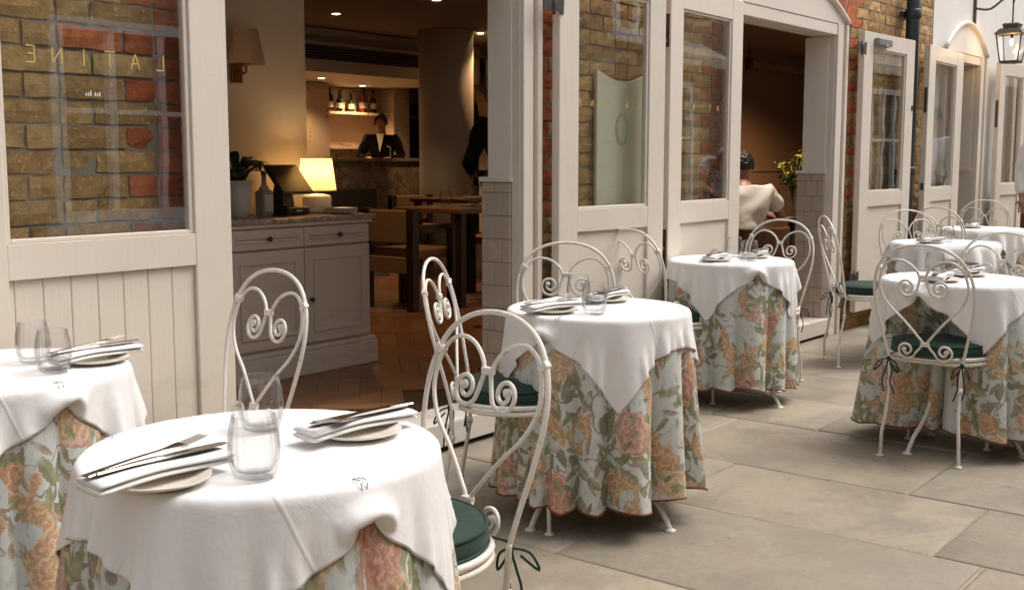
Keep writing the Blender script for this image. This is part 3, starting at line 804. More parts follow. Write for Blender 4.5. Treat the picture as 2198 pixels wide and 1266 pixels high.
for n_, (d_, X_, Y_, k) in enumerate(cand[300:]):
    m.obox(Matrix.Translation((X_, Y_, FZ-.006)) @ Matrix.Rotation(R(45) if k == 0 else R(135), 4, 'Z'), PL-.0014, PW-.0014, .0115+rng.uniform(-.0006, .0006))
if m.v: o = m.build('parquet', 'oak_floor', fl); o['kind'] = 'stuff'

# nib wall behind the cabinet
nb = MB().box(1.6, 4.43, 1.76, 1.95, FZ-.05, CZ).build('partition_wall', 'inner_paint'); tag(nb, kind='structure')
# wall of the far dining room seen through the second doorway
dw = MB().box(11.3, 19, 4.6, 4.8, FZ-.05, CZ).build('dining_room_wall', 'brown_wall'); tag(dw, kind='structure')
MB().box(11.3, 19, 4.575, 4.598, 1.06, 1.10).build('dado_rail', 'brown_wall', dw, False, .005)
MB().box(11.3, 19, 4.53, 4.598, 2.58, 2.70).build('cornice', 'ceiling', dw, False, .02)

# ---------------- cabinet
cb = empty('sideboard', (3.97, 1.5, FZ)); tag(cb, 'taupe painted sideboard with two drawers, two doors and a marble top', 'sideboard'); cb.location = (0, 0, 0)
X0, X1, Y0, Y1 = 3.46, 4.455, 1.283, 1.74
MB().box(X0+.02, X1, Y0+.022, Y1, FZ+.13, .905).build('carcass', 'cabinet', cb, False, .003)
MB().box(X0-.02, X1+.03, Y0-.018, Y1, FZ, FZ+.125).box(X0-.012, X1+.022, Y0-.010, Y1, FZ+.1255, FZ+.15).build('plinth', 'cabinet', cb, False, .006)
MB().box(X0-.03, X1+.02, Y0-.02, Y1+.01, .928, .952).build('marble_top', 'marble', cb, False, .004)
MB().box(X0-.01, X1+.01, Y0-.008, Y1, .906, .9275).build('cornice', 'cabinet', cb, False, .005)
xm = 3.972
def raised(name, x0, x1, z0, z1):
    o = MB().box(x0, x1, Y0, Y0+.021, z0, z1).build(name, 'cabinet', cb, False, .003)
    f_ = .035 if z1-z0 < .2 else .055
    m = MB(); a, b, c, d = x0+f_, x1-f_, z0+f_, z1-f_
    for (p, q, r_, s_) in ((a, b, c, c+.012), (a, b, d-.012, d), (a, a+.012, c+.0125, d-.0125), (b-.012, b, c+.0125, d-.0125)): m.box(p, q, Y0-.008, Y0-.0003, r_, s_)
    m.build('moulding', 'cabinet', o, False, .003); return o
for a, b in ((X0+.035, xm-.003), (xm+.003, X1-.012)):
    o = raised('drawer', a, b, .80, .90); kx = (a+b)/2
    MB().lathe([(.006, 0), (.006, .012), (.013, .018), (.013, .026), (.004, .031)], 12).build('knob', 'bronze', o, True, rot=(R(90), 0, 0), loc=(kx, Y0, .852))
    o = raised('door', a, b, FZ+.165, .79)
    if a > 3.9: MB().lathe([(.006, 0), (.006, .012), (.013, .018), (.013, .026), (.004, .031)], 12).build('knob', 'bronze', o, True, rot=(R(90), 0, 0), loc=(a+.03, Y0, .52))
CT = .952
# plant in white pot
pt = empty('potted_plant', (3.72, 1.50, CT)); tag(pt, 'peace lily with dark leaves in a tapered white pot', 'plant')
MB().lathe([(.056, 0), (.060, .01), (.080, .19), (.074, .19), (.062, .06)], 24, capt=False).build('pot', 'terracotta', pt, True)
MB().lathe([(.0, .172), (.072, .174)], 20, capb=False, capt=False).build('soil', 'soil', pt)
def leaf_mesh(m, base, az, el, L, w, droop=.5):
    n = 6; vs = []; d = Vector((math.cos(az), math.sin(az), 0)); s_ = Vector((-math.sin(az), math.cos(az), 0)); p = Vector(base); e = el
    for i in range(n+1):
        t = i/n; ww = w*math.sin(math.pi*min(1, t*.92+.06))**.8
        vs += [p-s_*ww+Vector((0,0,ww*.3)), p, p+s_*ww+Vector((0,0,ww*.3))]
        p = p+(d*math.cos(e)+Vector((0,0,1))*math.sin(e))*L/n; e -= droop/n*2
    fs = []
    for i in range(n): fs += [(3*i, 3*i+1, 3*i+4, 3*i+3), (3*i+1, 3*i+2, 3*i+5, 3*i+4)]
    m.add(vs, fs)
for i in range(44):
    m = MB(); az = rng.uniform(0, 6.28); rr = rng.uniform(0, .05); st = rng.uniform(.02, .12); b0 = Vector((rr*math.cos(az), rr*math.sin(az), .17)); b1 = b0+Vector((math.cos(az)*.03, math.sin(az)*.03, st))
    m.tube([b0, (b0+b1)/2, b1], .0022, 5); leaf_mesh(m, b1, az, rng.uniform(.3, 1.35), rng.uniform(.08, .15), rng.uniform(.016, .028), rng.uniform(.5, 1.2)); m.build('leaf', 'leaf', pt, True)
# spirit bottle
bt = empty('glass_bottle', (3.888, 1.49, CT)); tag(bt, 'square clear bottle with white label beside the card terminal', 'bottle')
MB().box(-.036, .036, -.036, .036, 0, .135).build('body', 'b_clear', bt, False, .012, 3)
MB().lathe([(.03, .1345), (.026, .15), (.013, .165), (.012, .215)], 16).build('neck', 'b_clear', bt, True)
MB().lathe([(.015, .2155), (.015, .238)], 16).build('stopper', 'bronze', bt, True)
MB().box(-.027, .027, -.0385, -.0365, .025, .115).build('paper_label', 'label', bt)
# till terminal
tm = empty('till_terminal', (4.06, 1.53, CT), R(12)); tag(tm, 'black tilted touchscreen till on a stand', 'till')
MB().box(-.10, .10, -.09, .10, 0, .045).build('base', 'black', tm, False, .01)
MB().prism([(-.03, .045), (.06, .045), (.03, .17), (-.01, .17)], lambda y, z: (-.05, y, z), lambda y, z: (.05, y, z)).build('stand', 'black', tm, False, .006)
MB().obox(Matrix.Translation((0.01, -.02, .19)) @ Matrix.Rotation(R(-38), 4, 'X') , .27, .024, .19).build('screen', 'black', tm, False, .008)
MB().box(-.02, .03, -.0925, -.0905, .02, .03).build('sticker', 'label', tm)
# table lamp
lm = empty('table_lamp', (4.30, 1.54, CT)); tag(lm, 'lit table lamp with pleated cream shade and drum base', 'lamp')
MB().lathe([(.05, 0), (.075, .004), (.08, .02), (.08, .085), (.074, .10), (.03, .108)], 28).build('base', 'china', lm, True)
MB().tube([(0, 0, .108), (0, 0, .20)], .008, 8).build('stem', 'brass', lm)
n = 96; prof = [(.105, .125), (.082, .305)]; m = MB(); m.lathe(prof, n, ribs=32, amp=.022, capb=False, capt=False).build('lamp_shade', 'shade', lm, False)
for r_, z in ((.106, .126), (.083, .304)): MB().tube([(r_*math.cos(a*.2618), r_*math.sin(a*.2618), z) for a in range(24)], .003, 6, True).build('shade_rim', 'china', lm)
MB().lathe([(.005, 0), (.024, .02), (.02, .05), (.006, .06)], 12, (0, 0, .19)).build('bulb', emit('warm_bulb', (1, .62, .25), 30), lm, True)
L_ = bpy.data.objects.new('lamp_light', bpy.data.lights.new('lamp_light', 'POINT')); COL.objects.link(L_); L_.parent = lm; L_.location = (0, 0, .225); L_.data.energy = 1.7; L_.data.color = (1, .64, .30); L_.data.shadow_soft_size = .035
# stack of saucers
for i in range(4):
    o = MB().lathe([(.035, 0), (.05, .002), (.085, .013), (.087, .015), (.05, .005), (.0, .004)], 28, capb=True, capt=False).build('saucer', 'china', None, True, loc=(4.335-.004*(i % 2), 1.375+.003*(i % 3), CT+.0005+i*.0065))
    tag(o, ['bottom saucer', 'second saucer from the bottom', 'third saucer from the bottom', 'top saucer'][i]+' of the small stack in front of the lamp', 'saucer', 'saucers stacked on the sideboard')
# wall sconce
sc = empty('wall_sconce', (3.93, 1.755, 1.70)); tag(sc, 'unlit brass wall light with taupe pleated shade on the pale wall', 'wall light')
MB().box(-.035, .035, -.022, -.001, -.05, .07).build('back_plate', 'brass', sc, False, .004)
MB().tube(crom([(0, -.022, 0), (0, -.07, 0), (0, -.095, .01), (0, -.095, .06)], 5), .007, 8).build('arm', 'brass', sc, True)
MB().lathe([(.098, .045), (.066, .225)], 72, (0, -.095, 0), 36, .014, False, False).build('lamp_shade', 'rib_shade', sc)
MB().lathe([(.008, .03), (.022, .04), (.022, .06)], 12, (0, -.095, 0)).build('cup', 'brass', sc)

# ---------------- bar
bar = empty('bar_counter', (10.5, 7.3, FZ)); bar.location = (0, 0, 0); tag(bar, 'long bar counter faced with veined stone slabs', 'bar')
xs_ = [7.6, 8.55, 9.48, 10.4, 11.32, 12.3]
MB().box(7.6, 12.3, 7.33, 7.85, FZ, 1.215).build('body', 'dark_wood', bar)
for a, b in zip(xs_, xs_[1:]): MB().box(a+.003, b-.003, 7.298, 7.329, FZ+.3, 1.214).build('stone_slab', 'bar_stone', bar, False, .004)
MB().box(7.58, 12.32, 7.24, 7.9, 1.217, 1.262).build('counter_top', 'bar_stone', bar, False, .006)
MB().tube([(10.85, 7.35, 1.262), (10.85, 7.35, 1.40), (10.85, 7.42, 1.42)], .008, 8).build('tap', 'steel', bar, True)
# bulkhead over bar with vent
bh = MB().box(7.0, 12.6, 7.28, 10.1, 2.30, CZ-.002).build('bulkhead', 'inner_paint'); tag(bh, kind='structure')
vt = empty('ceiling_vent', (9.5, 7.28, 2.5)); vt.location = (0, 0, 0); tag(vt, 'dark slatted air vent on the bulkhead above the bar', 'vent')
MB().box(8.4, 11.7, 7.268, 7.279, 2.45, 2.62).build('backing', 'black', vt)
for k in range(5): MB().box(8.42, 11.68, 7.256, 7.2675, 2.465+k*.033, 2.475+k*.033).build('slat', 'grey_metal', vt)
cw = MB().box(7.0, 14.9, 7.18, 7.275, 2.66, 2.72).build('cornice', 'ceiling'); tag(cw, kind='structure')
# back bar wall with lit niches
bb = empty('back_bar_shelving', (11, 9, FZ)); bb.location = (0, 0, 0); tag(bb, 'lit back bar niche with shelves of bottles', 'shelving')
YB = 9.0
MB().box(7.4, 10.98, YB-.35, YB, FZ, 2.29).build('plaster_panel', 'speck', bb)
MB().box(11.0, 12.62, YB+.30, YB+.34, FZ, 2.29).build('back', 'speck', bb)
MB().box(12.52, 12.86, YB-.10, YB+.295, FZ, 2.29).build('pier', 'speck', bb)
for z in (1.43, 1.93): MB().box(10.99, 12.515, YB-.02, YB+.295, z-.035, z).build('shelf', 'speck', bb, False, .003)
MB().box(10.99, 12.515, YB+.0, YB+.295, FZ, 1.12).build('back_counter', 'speck', bb)
dk = MB().box(12.87, 14.4, YB+.1, YB+.2, FZ, 2.10).build('kitchen_pass', 'black'); tag(dk, 'dark doorway with glass fridge at the end of the bar', 'fridge')
MB().box(13.35, 13.40, YB+.085, YB+.099, 1.15, 1.95).build('handle', 'grey_metal', dk)
for k, (x_, z_) in enumerate(((13.15, 1.88), (13.2, 1.35))): MB().box(x_-.15, x_+.15, YB+.088, YB+.0985, z_, z_+.02).build('trim', 'grey_metal', dk)
def bottle(x_, y_, z_, h, r_, mat, shape, lab):
    b = empty('bottle', (x_, y_, z_)); tag(b, lab, 'bottle', 'bottles on the back bar')
    p = [(r_*.95, 0), (r_, .005), (r_, h*.55), (r_*.85, h*.62), (r_*.32, h*.74), (r_*.30, h)] if shape == 0 else [(r_*.95, 0), (r_, .005), (r_, h*.66), (r_*.9, h*.72), (r_*.38, h*.78), (r_*.36, h)]
    MB().lathe(p, 12).build('body', mat, b, True); MB().lathe([(r_*.38, h), (r_*.38, h*1.05)], 8).build('cap', 'b_dark', b)
    MB().lathe([(r_*1.015, h*.18), (r_*1.015, h*.44)], 12, capb=False, capt=False).build('paper_label', 'label', b, True)
kinds = ['b_amber', 'b_dark', 'b_amber', 'b_dark', 'b_dark', 'b_clear', 'b_green', 'b_clear', 'b_red', 'b_amber', 'b_dark']
ords = ['first', 'second', 'third', 'fourth', 'fifth', 'sixth', 'seventh', 'eighth', 'ninth', 'tenth', 'eleventh']
cn = {'b_amber': 'amber', 'b_dark': 'dark', 'b_clear': 'clear', 'b_green': 'green', 'b_red': 'red'}
for i, k in enumerate(kinds):
    bottle(11.10+i*.115, YB+.06+.07*(i % 2), 1.931, rng.uniform(.26, .36), rng.uniform(.038, .048), k, i % 2, '%s bottle on the upper bar shelf, %s from the left' % (cn[k], ords[i]))
bottle(11.28, YB+.08, 1.431, .32, .04, 'b_amber', 0, 'single amber bottle standing on the lower bar shelf')
for i in range(5):
    o = MB().lathe([(.05, 0), (.11, .012), (.112, .015), (.05, .004), (0, .004)], 20, capt=False).build('plate', 'china', None, True, loc=(11.75, YB+.12, 1.4315+i*.008))
    tag(o, ['lowest', 'second', 'middle', 'fourth', 'top'][i]+' plate of the pile on the lower bar shelf', 'plate', 'plates on the back bar')
# round column and arch
co = MB().lathe([(.34, FZ), (.34, CZ)], 48, (10.77, 6.3, 0)).build('column', 'inner_paint', None, True); tag(co, 'thick round plastered column at the right end of the bar', 'column')
ar = []
for k in range(13): th = math.pi*k/12; ar.append((13.2+.36*math.cos(th)*-1, 1.93+.36*math.sin(th)))
poly = [(13.56, FZ), (13.68, FZ), (13.68, 1.93)]+[(13.2+.48*math.cos(math.pi*k/12), 1.93+.48*math.sin(math.pi*k/12)) for k in range(13)]+[(12.72, FZ), (12.84, FZ)]+ar
an = MB().prism(poly, lambda a, b: (a, 7.9, b), lambda a, b: (a, 8.1, b)).build('arch_surround', 'speck'); tag(an, 'pale plaster arch beyond the round column', 'arch')
aw_ = MB().box(13.69, 18.9, 7.92, 8.08, FZ, CZ).build('far_wall', 'inner_paint'); tag(aw_, kind='structure')
# banquette under the bar
bq = empty('banquette', (10, 6.9, FZ)); bq.location = (0, 0, 0); tag(bq, 'dark upholstered banquette along the foot of the bar', 'banquette')
MB().box(7.7, 10.35, 6.55, 7.1, FZ, .55).build('seat', 'sage', bq, False, .03, 3); MB().box(7.7, 10.35, 7.1, 7.235, FZ, .88).build('backrest', 'sage', bq, False, .03, 3)

def dining_table(loc, sx, sy, lab):
    t = empty('dining_table', loc); tag(t, lab, 'table', 'wooden dining tables indoors')
    MB().box(-sx/2, sx/2, -sy/2, sy/2, .715, .75).build('table_top', 'mid_wood', t, False, .004)
    for a in (-1, 1):
        for b in (-1, 1): MB().box(a*(sx/2-.06)-.03, a*(sx/2-.06)+.03, b*(sy/2-.06)-.03, b*(sy/2-.06)+.03, 0, .714).build('leg', 'dark_wood', t, False, .004)
    return t
dining_table((6.95, 2.72, FZ), .95, .72, 'wooden dining table nearest the first doorway, laid with glasses')
dining_table((8.55, 4.05, FZ), .9, .75, 'wooden dining table beside the round column')
def in_chair(loc, rz, lab, back='tan'):
    c = empty('dining_chair', loc, rz); tag(c, lab, 'chair', 'upholstered dining chairs indoors')
    for a in (-1, 1):
        MB().box(-.25, -.18, a*.235-.035, a*.235+.035, 0, .76).build('rear_post', 'dark_wood', c, False, .006)
        MB().box(.19, .25, a*.235-.03, a*.235+.03, 0, .60).build('front_leg', 'dark_wood', c, False, .006)
        MB().box(-.179, .25, a*.235-.03, a*.235+.03, .601, .64).build('armrest', 'dark_wood', c, False, .006)
    MB().box(-.235, -.195, -.199, .199, .50, .75).build('backrest', back, c, False, .012, 3)
    MB().box(-.19, .24, -.2, .2, .38, .46).build('seat', 'amber_seat', c, False, .02, 3)
    MB().box(-.235, -.20, -.199, .199, .28, .40).build('rail', back, c, False, .006); return c
in_chair((6.34, 2.77, FZ), 0, 'dark wooden armchair with woven back facing the nearest indoor table')
in_chair((8.65, 4.75, FZ), R(-100), 'armchair with rounded tan back behind the indoor tables')
st_ = empty('stool', (7.62, 3.05, FZ)); tag(st_, 'low stool with amber leather seat near the standing waiter', 'stool')
MB().box(-.17, .17, -.17, .17, .40, .47).build('seat', 'amber_seat', st_, False, .02, 3)
for a in (-1, 1):
    for b in (-1, 1): MB().box(a*.14-.02, a*.14+.02, b*.14-.02, b*.14+.02, 0, .399).build('leg', 'dark_wood', st_)
def tumbler_mesh():
    out = [(.0, .0005), (.028, .0005), (.040, .006), (.0470, .032), (.0490, .06), (.0465, .09), (.0405, .1220), (.0395, .1230), (.0386, .1222)]
    inn = [(.0442, .09), (.0467, .06), (.0446, .034), (.036, .016), (.015, .013), (.0, .013)]
    n, ribs = 160, 20; vs = []; fs = []; prof = out+inn
    for r_, z in prof:
        for k in range(n):
            a = 2*math.pi*k/n; am = (.030 if len(vs) < len(out)*n else 0)*min(1, max(0, (z-.012)/.03))*min(1, max(0, (.1225-z)/.012)) if r_ > .02 else 0
            rr = max(r_, .0004)*(1+am*math.cos(ribs*a)*(1 if z > .02 else .3)); vs.append((rr*math.cos(a), rr*math.sin(a), z))
    for i in range(len(prof)-1):
        for k in range(n): fs.append((i*n+k, i*n+(k+1)%n, (i+1)*n+(k+1)%n, (i+1)*n+k))
    fs += [tuple(range(n))[::-1], tuple(range((len(prof)-1)*n, len(prof)*n))]
    return MB().add(vs, fs).mesh('drinking_glass', M['crystal'], True)
TUM = tumbler_mesh()
def tumbler(loc, lab, sc=1):
    o = link('drinking_glass', TUM); o.location = loc; o.scale = (sc,)*3; tag(o, lab, 'glass', 'ribbed drinking glasses'); return o
for i, (x_, y_) in enumerate(((6.85, 2.85), (7.1, 2.6), (8.45, 3.9), (8.75, 4.2))):
    tumbler((x_, y_, FZ+.7505), ['ribbed glass at the left of the nearest indoor table', 'ribbed glass at the right of the nearest indoor table', 'ribbed glass at the front of the table by the column', 'ribbed glass at the back of the table by the column'][i])
for i, (x_, y_) in enumerate(((7.0, 2.75), (8.3, 3.8), (8.6, 4.02))):
    o = MB().lathe([(.05, 0), (.085, .01), (.087, .012), (.05, .004), (0, .004)], 20, capt=False).build('plate', 'china', None, True, loc=(x_, y_, FZ+.7505))
    tag(o, ['plate in the middle of the nearest indoor table', 'front plate on the table beside the column', 'rear plate on the table beside the column'][i], 'plate', 'plates on indoor tables')
# ceiling downlights; the last three are added lamps, unseen, brightening the rooms
for i, (x_, y_, z_, e, ang, lab) in enumerate(((8.75, 6.1, CZ, 29, 110, 'left downlight in the dark ceiling before the bar'), (11.2, 6.1, CZ, 29, 110, 'right downlight in the dark ceiling by the column'), (8.6, 4.5, CZ, 43, 120, 'downlight over the indoor tables at the top of the photo'),
        (9.6, 7.75, 2.30, 29, 120, 'left downlight under the bar bulkhead'), (10.3, 8.05, 2.30, 34, 130, 'middle downlight under the bar bulkhead'), (11.7, 8.72, 2.30, 42, 130, 'downlight over the bottle shelves'), (12.3, 7.6, 2.30, 18, 110, 'right downlight under the bar bulkhead'),
        (5.6, 2.6, CZ, 36, 125, 'added lamp out of view, brightening the room inside the first doorway'), (9.0, 1.3, CZ, 130, 100, 'added lamp out of view, brightening the seated man'), (14.6, 2.4, CZ, 190, 150, 'added lamp out of view, brightening the far dining room'))):
    d = empty('downlight', (x_, y_, z_)); tag(d, lab, 'downlight', 'recessed ceiling downlights')
    MB().lathe([(.05, -.006), (.06, -.004), (.06, -.001), (.04, -.001)], 20, capb=False).build('trim_ring', 'china', d, True)
    MB().lathe([(.001, -.008), (.042, -.008)], 20, capb=False, capt=False).build('lens', 'glow', d)
    l_ = bpy.data.lights.new('downlight_beam', 'SPOT'); l_.energy = e; l_.spot_size = R(ang); l_.spot_blend = .6; l_.color = (1, .60, .29); l_.shadow_soft_size = .04
    if 'seated' in lab: l_.color = (1, .84, .68)  # paler beam of the added lamp, standing in for daylight on the man
    lo_ = bpy.data.objects.new('downlight_beam', l_); COL.objects.link(lo_); lo_.parent = d; lo_.location = (0, 0, -.03)
pd = empty('ceiling_spot', (14.2, 3.9, 2.5)); tag(pd, 'small cylindrical spotlight hanging in the second doorway', 'spotlight')
MB().tube([(0, 0, .32), (0, 0, .1)], .012, 8).build('rod', 'bronze', pd); MB().lathe([(.05, -.06), (.055, -.05), (.055, .1)], 16).build('body', 'bronze', pd, True)

# ------------------------------------------------------------------ people
WRINKLE = bpy.data.textures.new('cloth_folds', 'CLOUDS'); WRINKLE.noise_scale = .10; WRINKLE.noise_depth = 2
TUFT = bpy.data.textures.new('hair_tufts', 'CLOUDS'); TUFT.noise_scale = .022; TUFT.noise_depth = 2
def ruffle(o, tex, amount):
    d = o.modifiers.new('folds', 'DISPLACE'); d.texture = tex; d.strength = amount; d.mid_level = .5; d.texture_coords = 'LOCAL'
def skin_mesh(name, verts, edges, mat, parent=None, sub=2, root=0, loc=None, rot=None):
    me = bpy.data.meshes.new(name); me.from_pydata([v[:3] for v in verts], edges, [])
    o = link(name, me, parent, loc=loc, rot=rot); me.materials.append(M[mat])
    s_ = o.modifiers.new('skin', 'SKIN'); s_.use_smooth_shade = True
    if not me.skin_vertices: me.skin_vertices.new()
    for i, v in enumerate(verts):
        d = me.skin_vertices[0].data[i]; d.radius = (v[3], v[4] if len(v) > 4 else v[3]); d.use_root = (i == root)
    m = o.modifiers.new('sub', 'SUBSURF'); m.levels = sub; m.render_levels = sub
    return o
def person(loc, rz, lab, J, top, bottom, hair, sleeves='long', group=None):
    # J: joint positions, person faces +x, left is +y
    p = empty('person', loc, rz); tag(p, lab, 'person', group)
    g = lambda k: J[k]
    V = []; E_ = []; ix = {}
    def add(k, pos, r_, par=None):
        ix[k] = len(V); V.append((*pos, r_) if not isinstance(r_, tuple) else (*pos, *r_))
        if par is not None: E_.append((ix[par], ix[k]))
    mid = lambda a, b, t: tuple(a[i]*(1-t)+b[i]*t for i in range(3))
    add('pel', g('pel'), (.15, .12)); add('waist', mid(g('pel'), g('chest'), .5), (.14, .11), 'pel'); add('chest', g('chest'), (.165, .12), 'waist')
    add('neck0', mid(g('chest'), g('neck'), .8), .075, 'chest'); add('neck', g('neck'), .058, 'neck0')
    h = g('head'); n_ = g('neck'); add('jaw', mid(n_, h, .55), (.066, .072), 'neck'); add('skull', h, (.082, .098), 'jaw'); add('crown', (h[0]-.005, h[1], h[2]+.085), (.055, .065), 'skull')
    for s_ in 'LR':
        add('sh'+s_, g('sh'+s_), .062, 'chest'); add('el'+s_, g('el'+s_), .043, 'sh'+s_); add('wr'+s_, g('wr'+s_), .029, 'el'+s_)
        w = Vector(g('wr'+s_)); d = (w-Vector(g('el'+s_))).normalized(); add('pa'+s_, tuple(w+d*.06), (.038, .022), 'wr'+s_)
        side = d.cross(Vector((0, 0, 1))); side = side.normalized() if side.length > .1 else Vector((0, 1, 0))
        for f_ in range(4):
            o_ = side*(f_-1.5)*.02; add('f%d%s' % (f_, s_), tuple(w+d*.10+o_), .009, 'pa'+s_); add('g%d%s' % (f_, s_), tuple(w+d*(.14+.012*(f_ in (1, 2)))+o_+Vector((0, 0, -.02))), .008, 'f%d%s' % (f_, s_))
        add('th'+s_, tuple(w+d*.05+side*.045), .010, 'pa'+s_); add('ti'+s_, tuple(w+d*.085+side*.055), .009, 'th'+s_)
        add('hi'+s_, g('hi'+s_), .095, 'pel'); add('kn'+s_, g('kn'+s_), .06, 'hi'+s_); add('an'+s_, g('an'+s_), .042, 'kn'+s_); a_ = g('an'+s_); add('to'+s_, (a_[0]+.16, a_[1], a_[2]-.04), .035, 'an'+s_)
    skin_mesh('body', V, E_, 'skin', p)
    # face
    hx, hy, hz = h
    MB().lathe([(.004, -.03), (.014, -.02), (.010, .01), (.004, .025)], 8, (hx+.088, hy, hz-.015)).build('nose', 'skin', p, True)
    for s_ in (-1, 1):
        MB().lathe([(.002, -.008), (.009, -.004), (.009, .004), (.002, .008)], 8, (hx+.075, hy+s_*.03, hz+.012)).build('eye', 'hair', p, True)
        MB().lathe([(.004, -.03), (.013, -.012), (.014, .012), (.004, .03)], 8, (hx, hy+s_*.083, hz)).build('ear', 'skin', p, True)
    m = MB(); m.box(hx+.066, hx+.078, hy-.022, hy+.022, hz-.058, hz-.05); m.build('mouth', plain('lips', (.22, .07, .06), .5), p, False, .003)
    # hair as an open cap
    cap = []; nn = 20; fs = []
    for i in range(9):
        ph = i/8*2.05
        for k in range(nn):
            a = 2*math.pi*k/nn; front = math.cos(a); lim = 1.0 if front < .3 else max(.5, 1-.62*(front-.3)/.7)
            q = ph*lim; cap.append((hx-.006+.103*math.sin(q)*math.cos(a)+.004*math.sin(5*a+i), hy+.092*math.sin(q)*math.sin(a)+.003*math.sin(7*a), hz+.028+.112*math.cos(q)))
    for i in range(8):
        for k in range(nn): fs.append((i*nn+k, i*nn+(k+1)%nn, (i+1)*nn+(k+1)%nn, (i+1)*nn+k))
    o = MB().add(cap, fs).build('hair', hair, p, True); s2 = o.modifiers.new('solid', 'SOLIDIFY'); s2.thickness = .012; sb_ = o.modifiers.new('sub', 'SUBSURF'); sb_.levels = sb_.render_levels = 2; ruffle(o, TUFT, .022)
    # clothes
    tv = []; te = []; nf = Vector(g('neck')); c_ = Vector(g('chest')); pe = Vector(g('pel'))
    tv += [(*(pe-Vector((0,0,.06))), .165, .135), (*pe, .165, .135), (*pe.lerp(c_, .5), .158, .130), (*c_, .20, .155), (*c_.lerp(nf, .62), .135, .118)]; te += [(0,1),(1,2),(2,3),(3,4)]
    for s_ in 'LR':
        b = len(tv); S_ = Vector(g('sh'+s_)); E2 = Vector(g('el'+s_)); W2 = Vector(g('wr'+s_))
        if sleeves == 'long': ch = [(S_, .092), (S_.lerp(E2, .5), .074), (E2, .060), (W2.lerp(E2, .08), .045)]
        else: ch = [(S_, .098), (S_.lerp(E2, .4), .088), (S_.lerp(E2, .62), .082)]
        tv += [(*q, r_) for q, r_ in ch]; te += [(3, b)]+[(b+i, b+i+1) for i in range(len(ch)-1)]
    ruffle(skin_mesh('top_clothing', tv, te, top, p, 3, 1), WRINKLE, .030)
    if bottom:
        bv = [(*pe, .168, .138)]; be = []
        for s_ in 'LR':
            b = len(bv); H_, K_, A_ = (Vector(g(q+s_)) for q in ('hi', 'kn', 'an')); bv += [(*H_, .112), (*H_.lerp(K_, .5), .095), (*K_, .078), (*A_, .062)]; be += [(0, b), (b, b+1), (b+1, b+2), (b+2, b+3)]
        skin_mesh('trousers', bv, be, bottom, p, root=0)
        for s_ in 'LR':
            a_ = g('an'+s_); skin_mesh('shoe', [(a_[0]-.04, a_[1], a_[2]-.035, .045), (a_[0]+.08, a_[1], a_[2]-.042, .045), (a_[0]+.19, a_[1], a_[2]-.055, .032)], [(0,1),(1,2)], 'black', p)
    return p
def stand(**k):
    J = dict(pel=(0,0,.95), chest=(0,0,1.28), neck=(.01,0,1.50), head=(.03,0,1.635), shL=(0,.19,1.40), shR=(0,-.19,1.40), elL=(.0,.25,1.12), elR=(0,-.25,1.12), wrL=(.12,.24,.90), wrR=(.12,-.24,.90),
             hiL=(0,.09,.92), hiR=(0,-.09,.92), knL=(.02,.10,.50), knR=(.02,-.10,.50), anL=(0,.11,.085), anR=(0,-.11,.085)); J.update(k); return J
# barman looking down behind the counter
pb = person((11.5, 8.15, FZ), R(215), 'barman in black jacket and open white shirt, looking down behind the bar', stand(head=(.07,0,1.62), elL=(.10,.30,1.15), elR=(.10,-.30,1.15), wrL=(.30,.14,1.13), wrR=(.30,-.14,1.13)), 'suit', 'suit', 'hair')
sv = MB().prism([(-.055, 1.475), (.055, 1.475), (.0, 1.22)], lambda a, b: (.135-(b-1.35)*.28, a, b), lambda a, b: (.152-(b-1.35)*.28, a, b)).build('shirt_front', 'shirt', pb, True, .004)
# waiter bending over at the edge of the doorway
person((7.545, 2.805, FZ), R(60), 'waiter in black top and dark jeans, half hidden by the door jamb', stand(elL=(-.04,.33,1.08), wrL=(.20,.22,1.02), elR=(-.04,-.33,1.08), wrR=(.20,-.22,1.02)), 'suit', 'denim', 'hair')
# seated man in a white T-shirt
J = dict(pel=(0,0,.42), chest=(.10,0,.72), neck=(.17,0,.93), head=(.22,0,1.055), shL=(.12,.20,.83), shR=(.12,-.20,.83), elL=(.26,.34,.62), elR=(.24,-.36,.60), wrL=(.46,.20,.66), wrR=(.44,-.22,.64),
         hiL=(.02,.10,.42), hiR=(.02,-.10,.42), knL=(.42,.14,.46), knR=(.42,-.14,.46), anL=(.44,.14,.085), anR=(.44,-.14,.085))
person((8.975, 1.275, FZ), R(35), 'seated man with short dark hair in a white T-shirt, seen from behind', J, 'shirt', 'denim', 'hair', 'short')
ch = empty('leather_chair', (8.91, 1.215, FZ), R(35)); tag(ch, 'brown leather tub chair under the man in white', 'chair')
MB().box(-.22, .28, -.26, .26, .20, .33).build('seat', 'leather', ch, False, .03, 3)
bp = [(-.26*math.cos(a)-.02, .28*math.sin(a)) for a in [R(-90+15*k) for k in range(13)]]; bo = [(-.32*math.cos(a)-.02, .34*math.sin(a)) for a in [R(90-15*k) for k in range(13)]]
MB().prism(bp+bo, lambda a, b: (a, b, .18), lambda a, b: (a-.03, b, .56)).build('backrest', 'leather', ch, False, .02, 3)
for a in (-1, 1):
    for b in (-1, 1): MB().tube([(a*.2, b*.2, .2), (a*.22, b*.22, 0)], .018, 8).build('leg', 'dark_wood', ch)
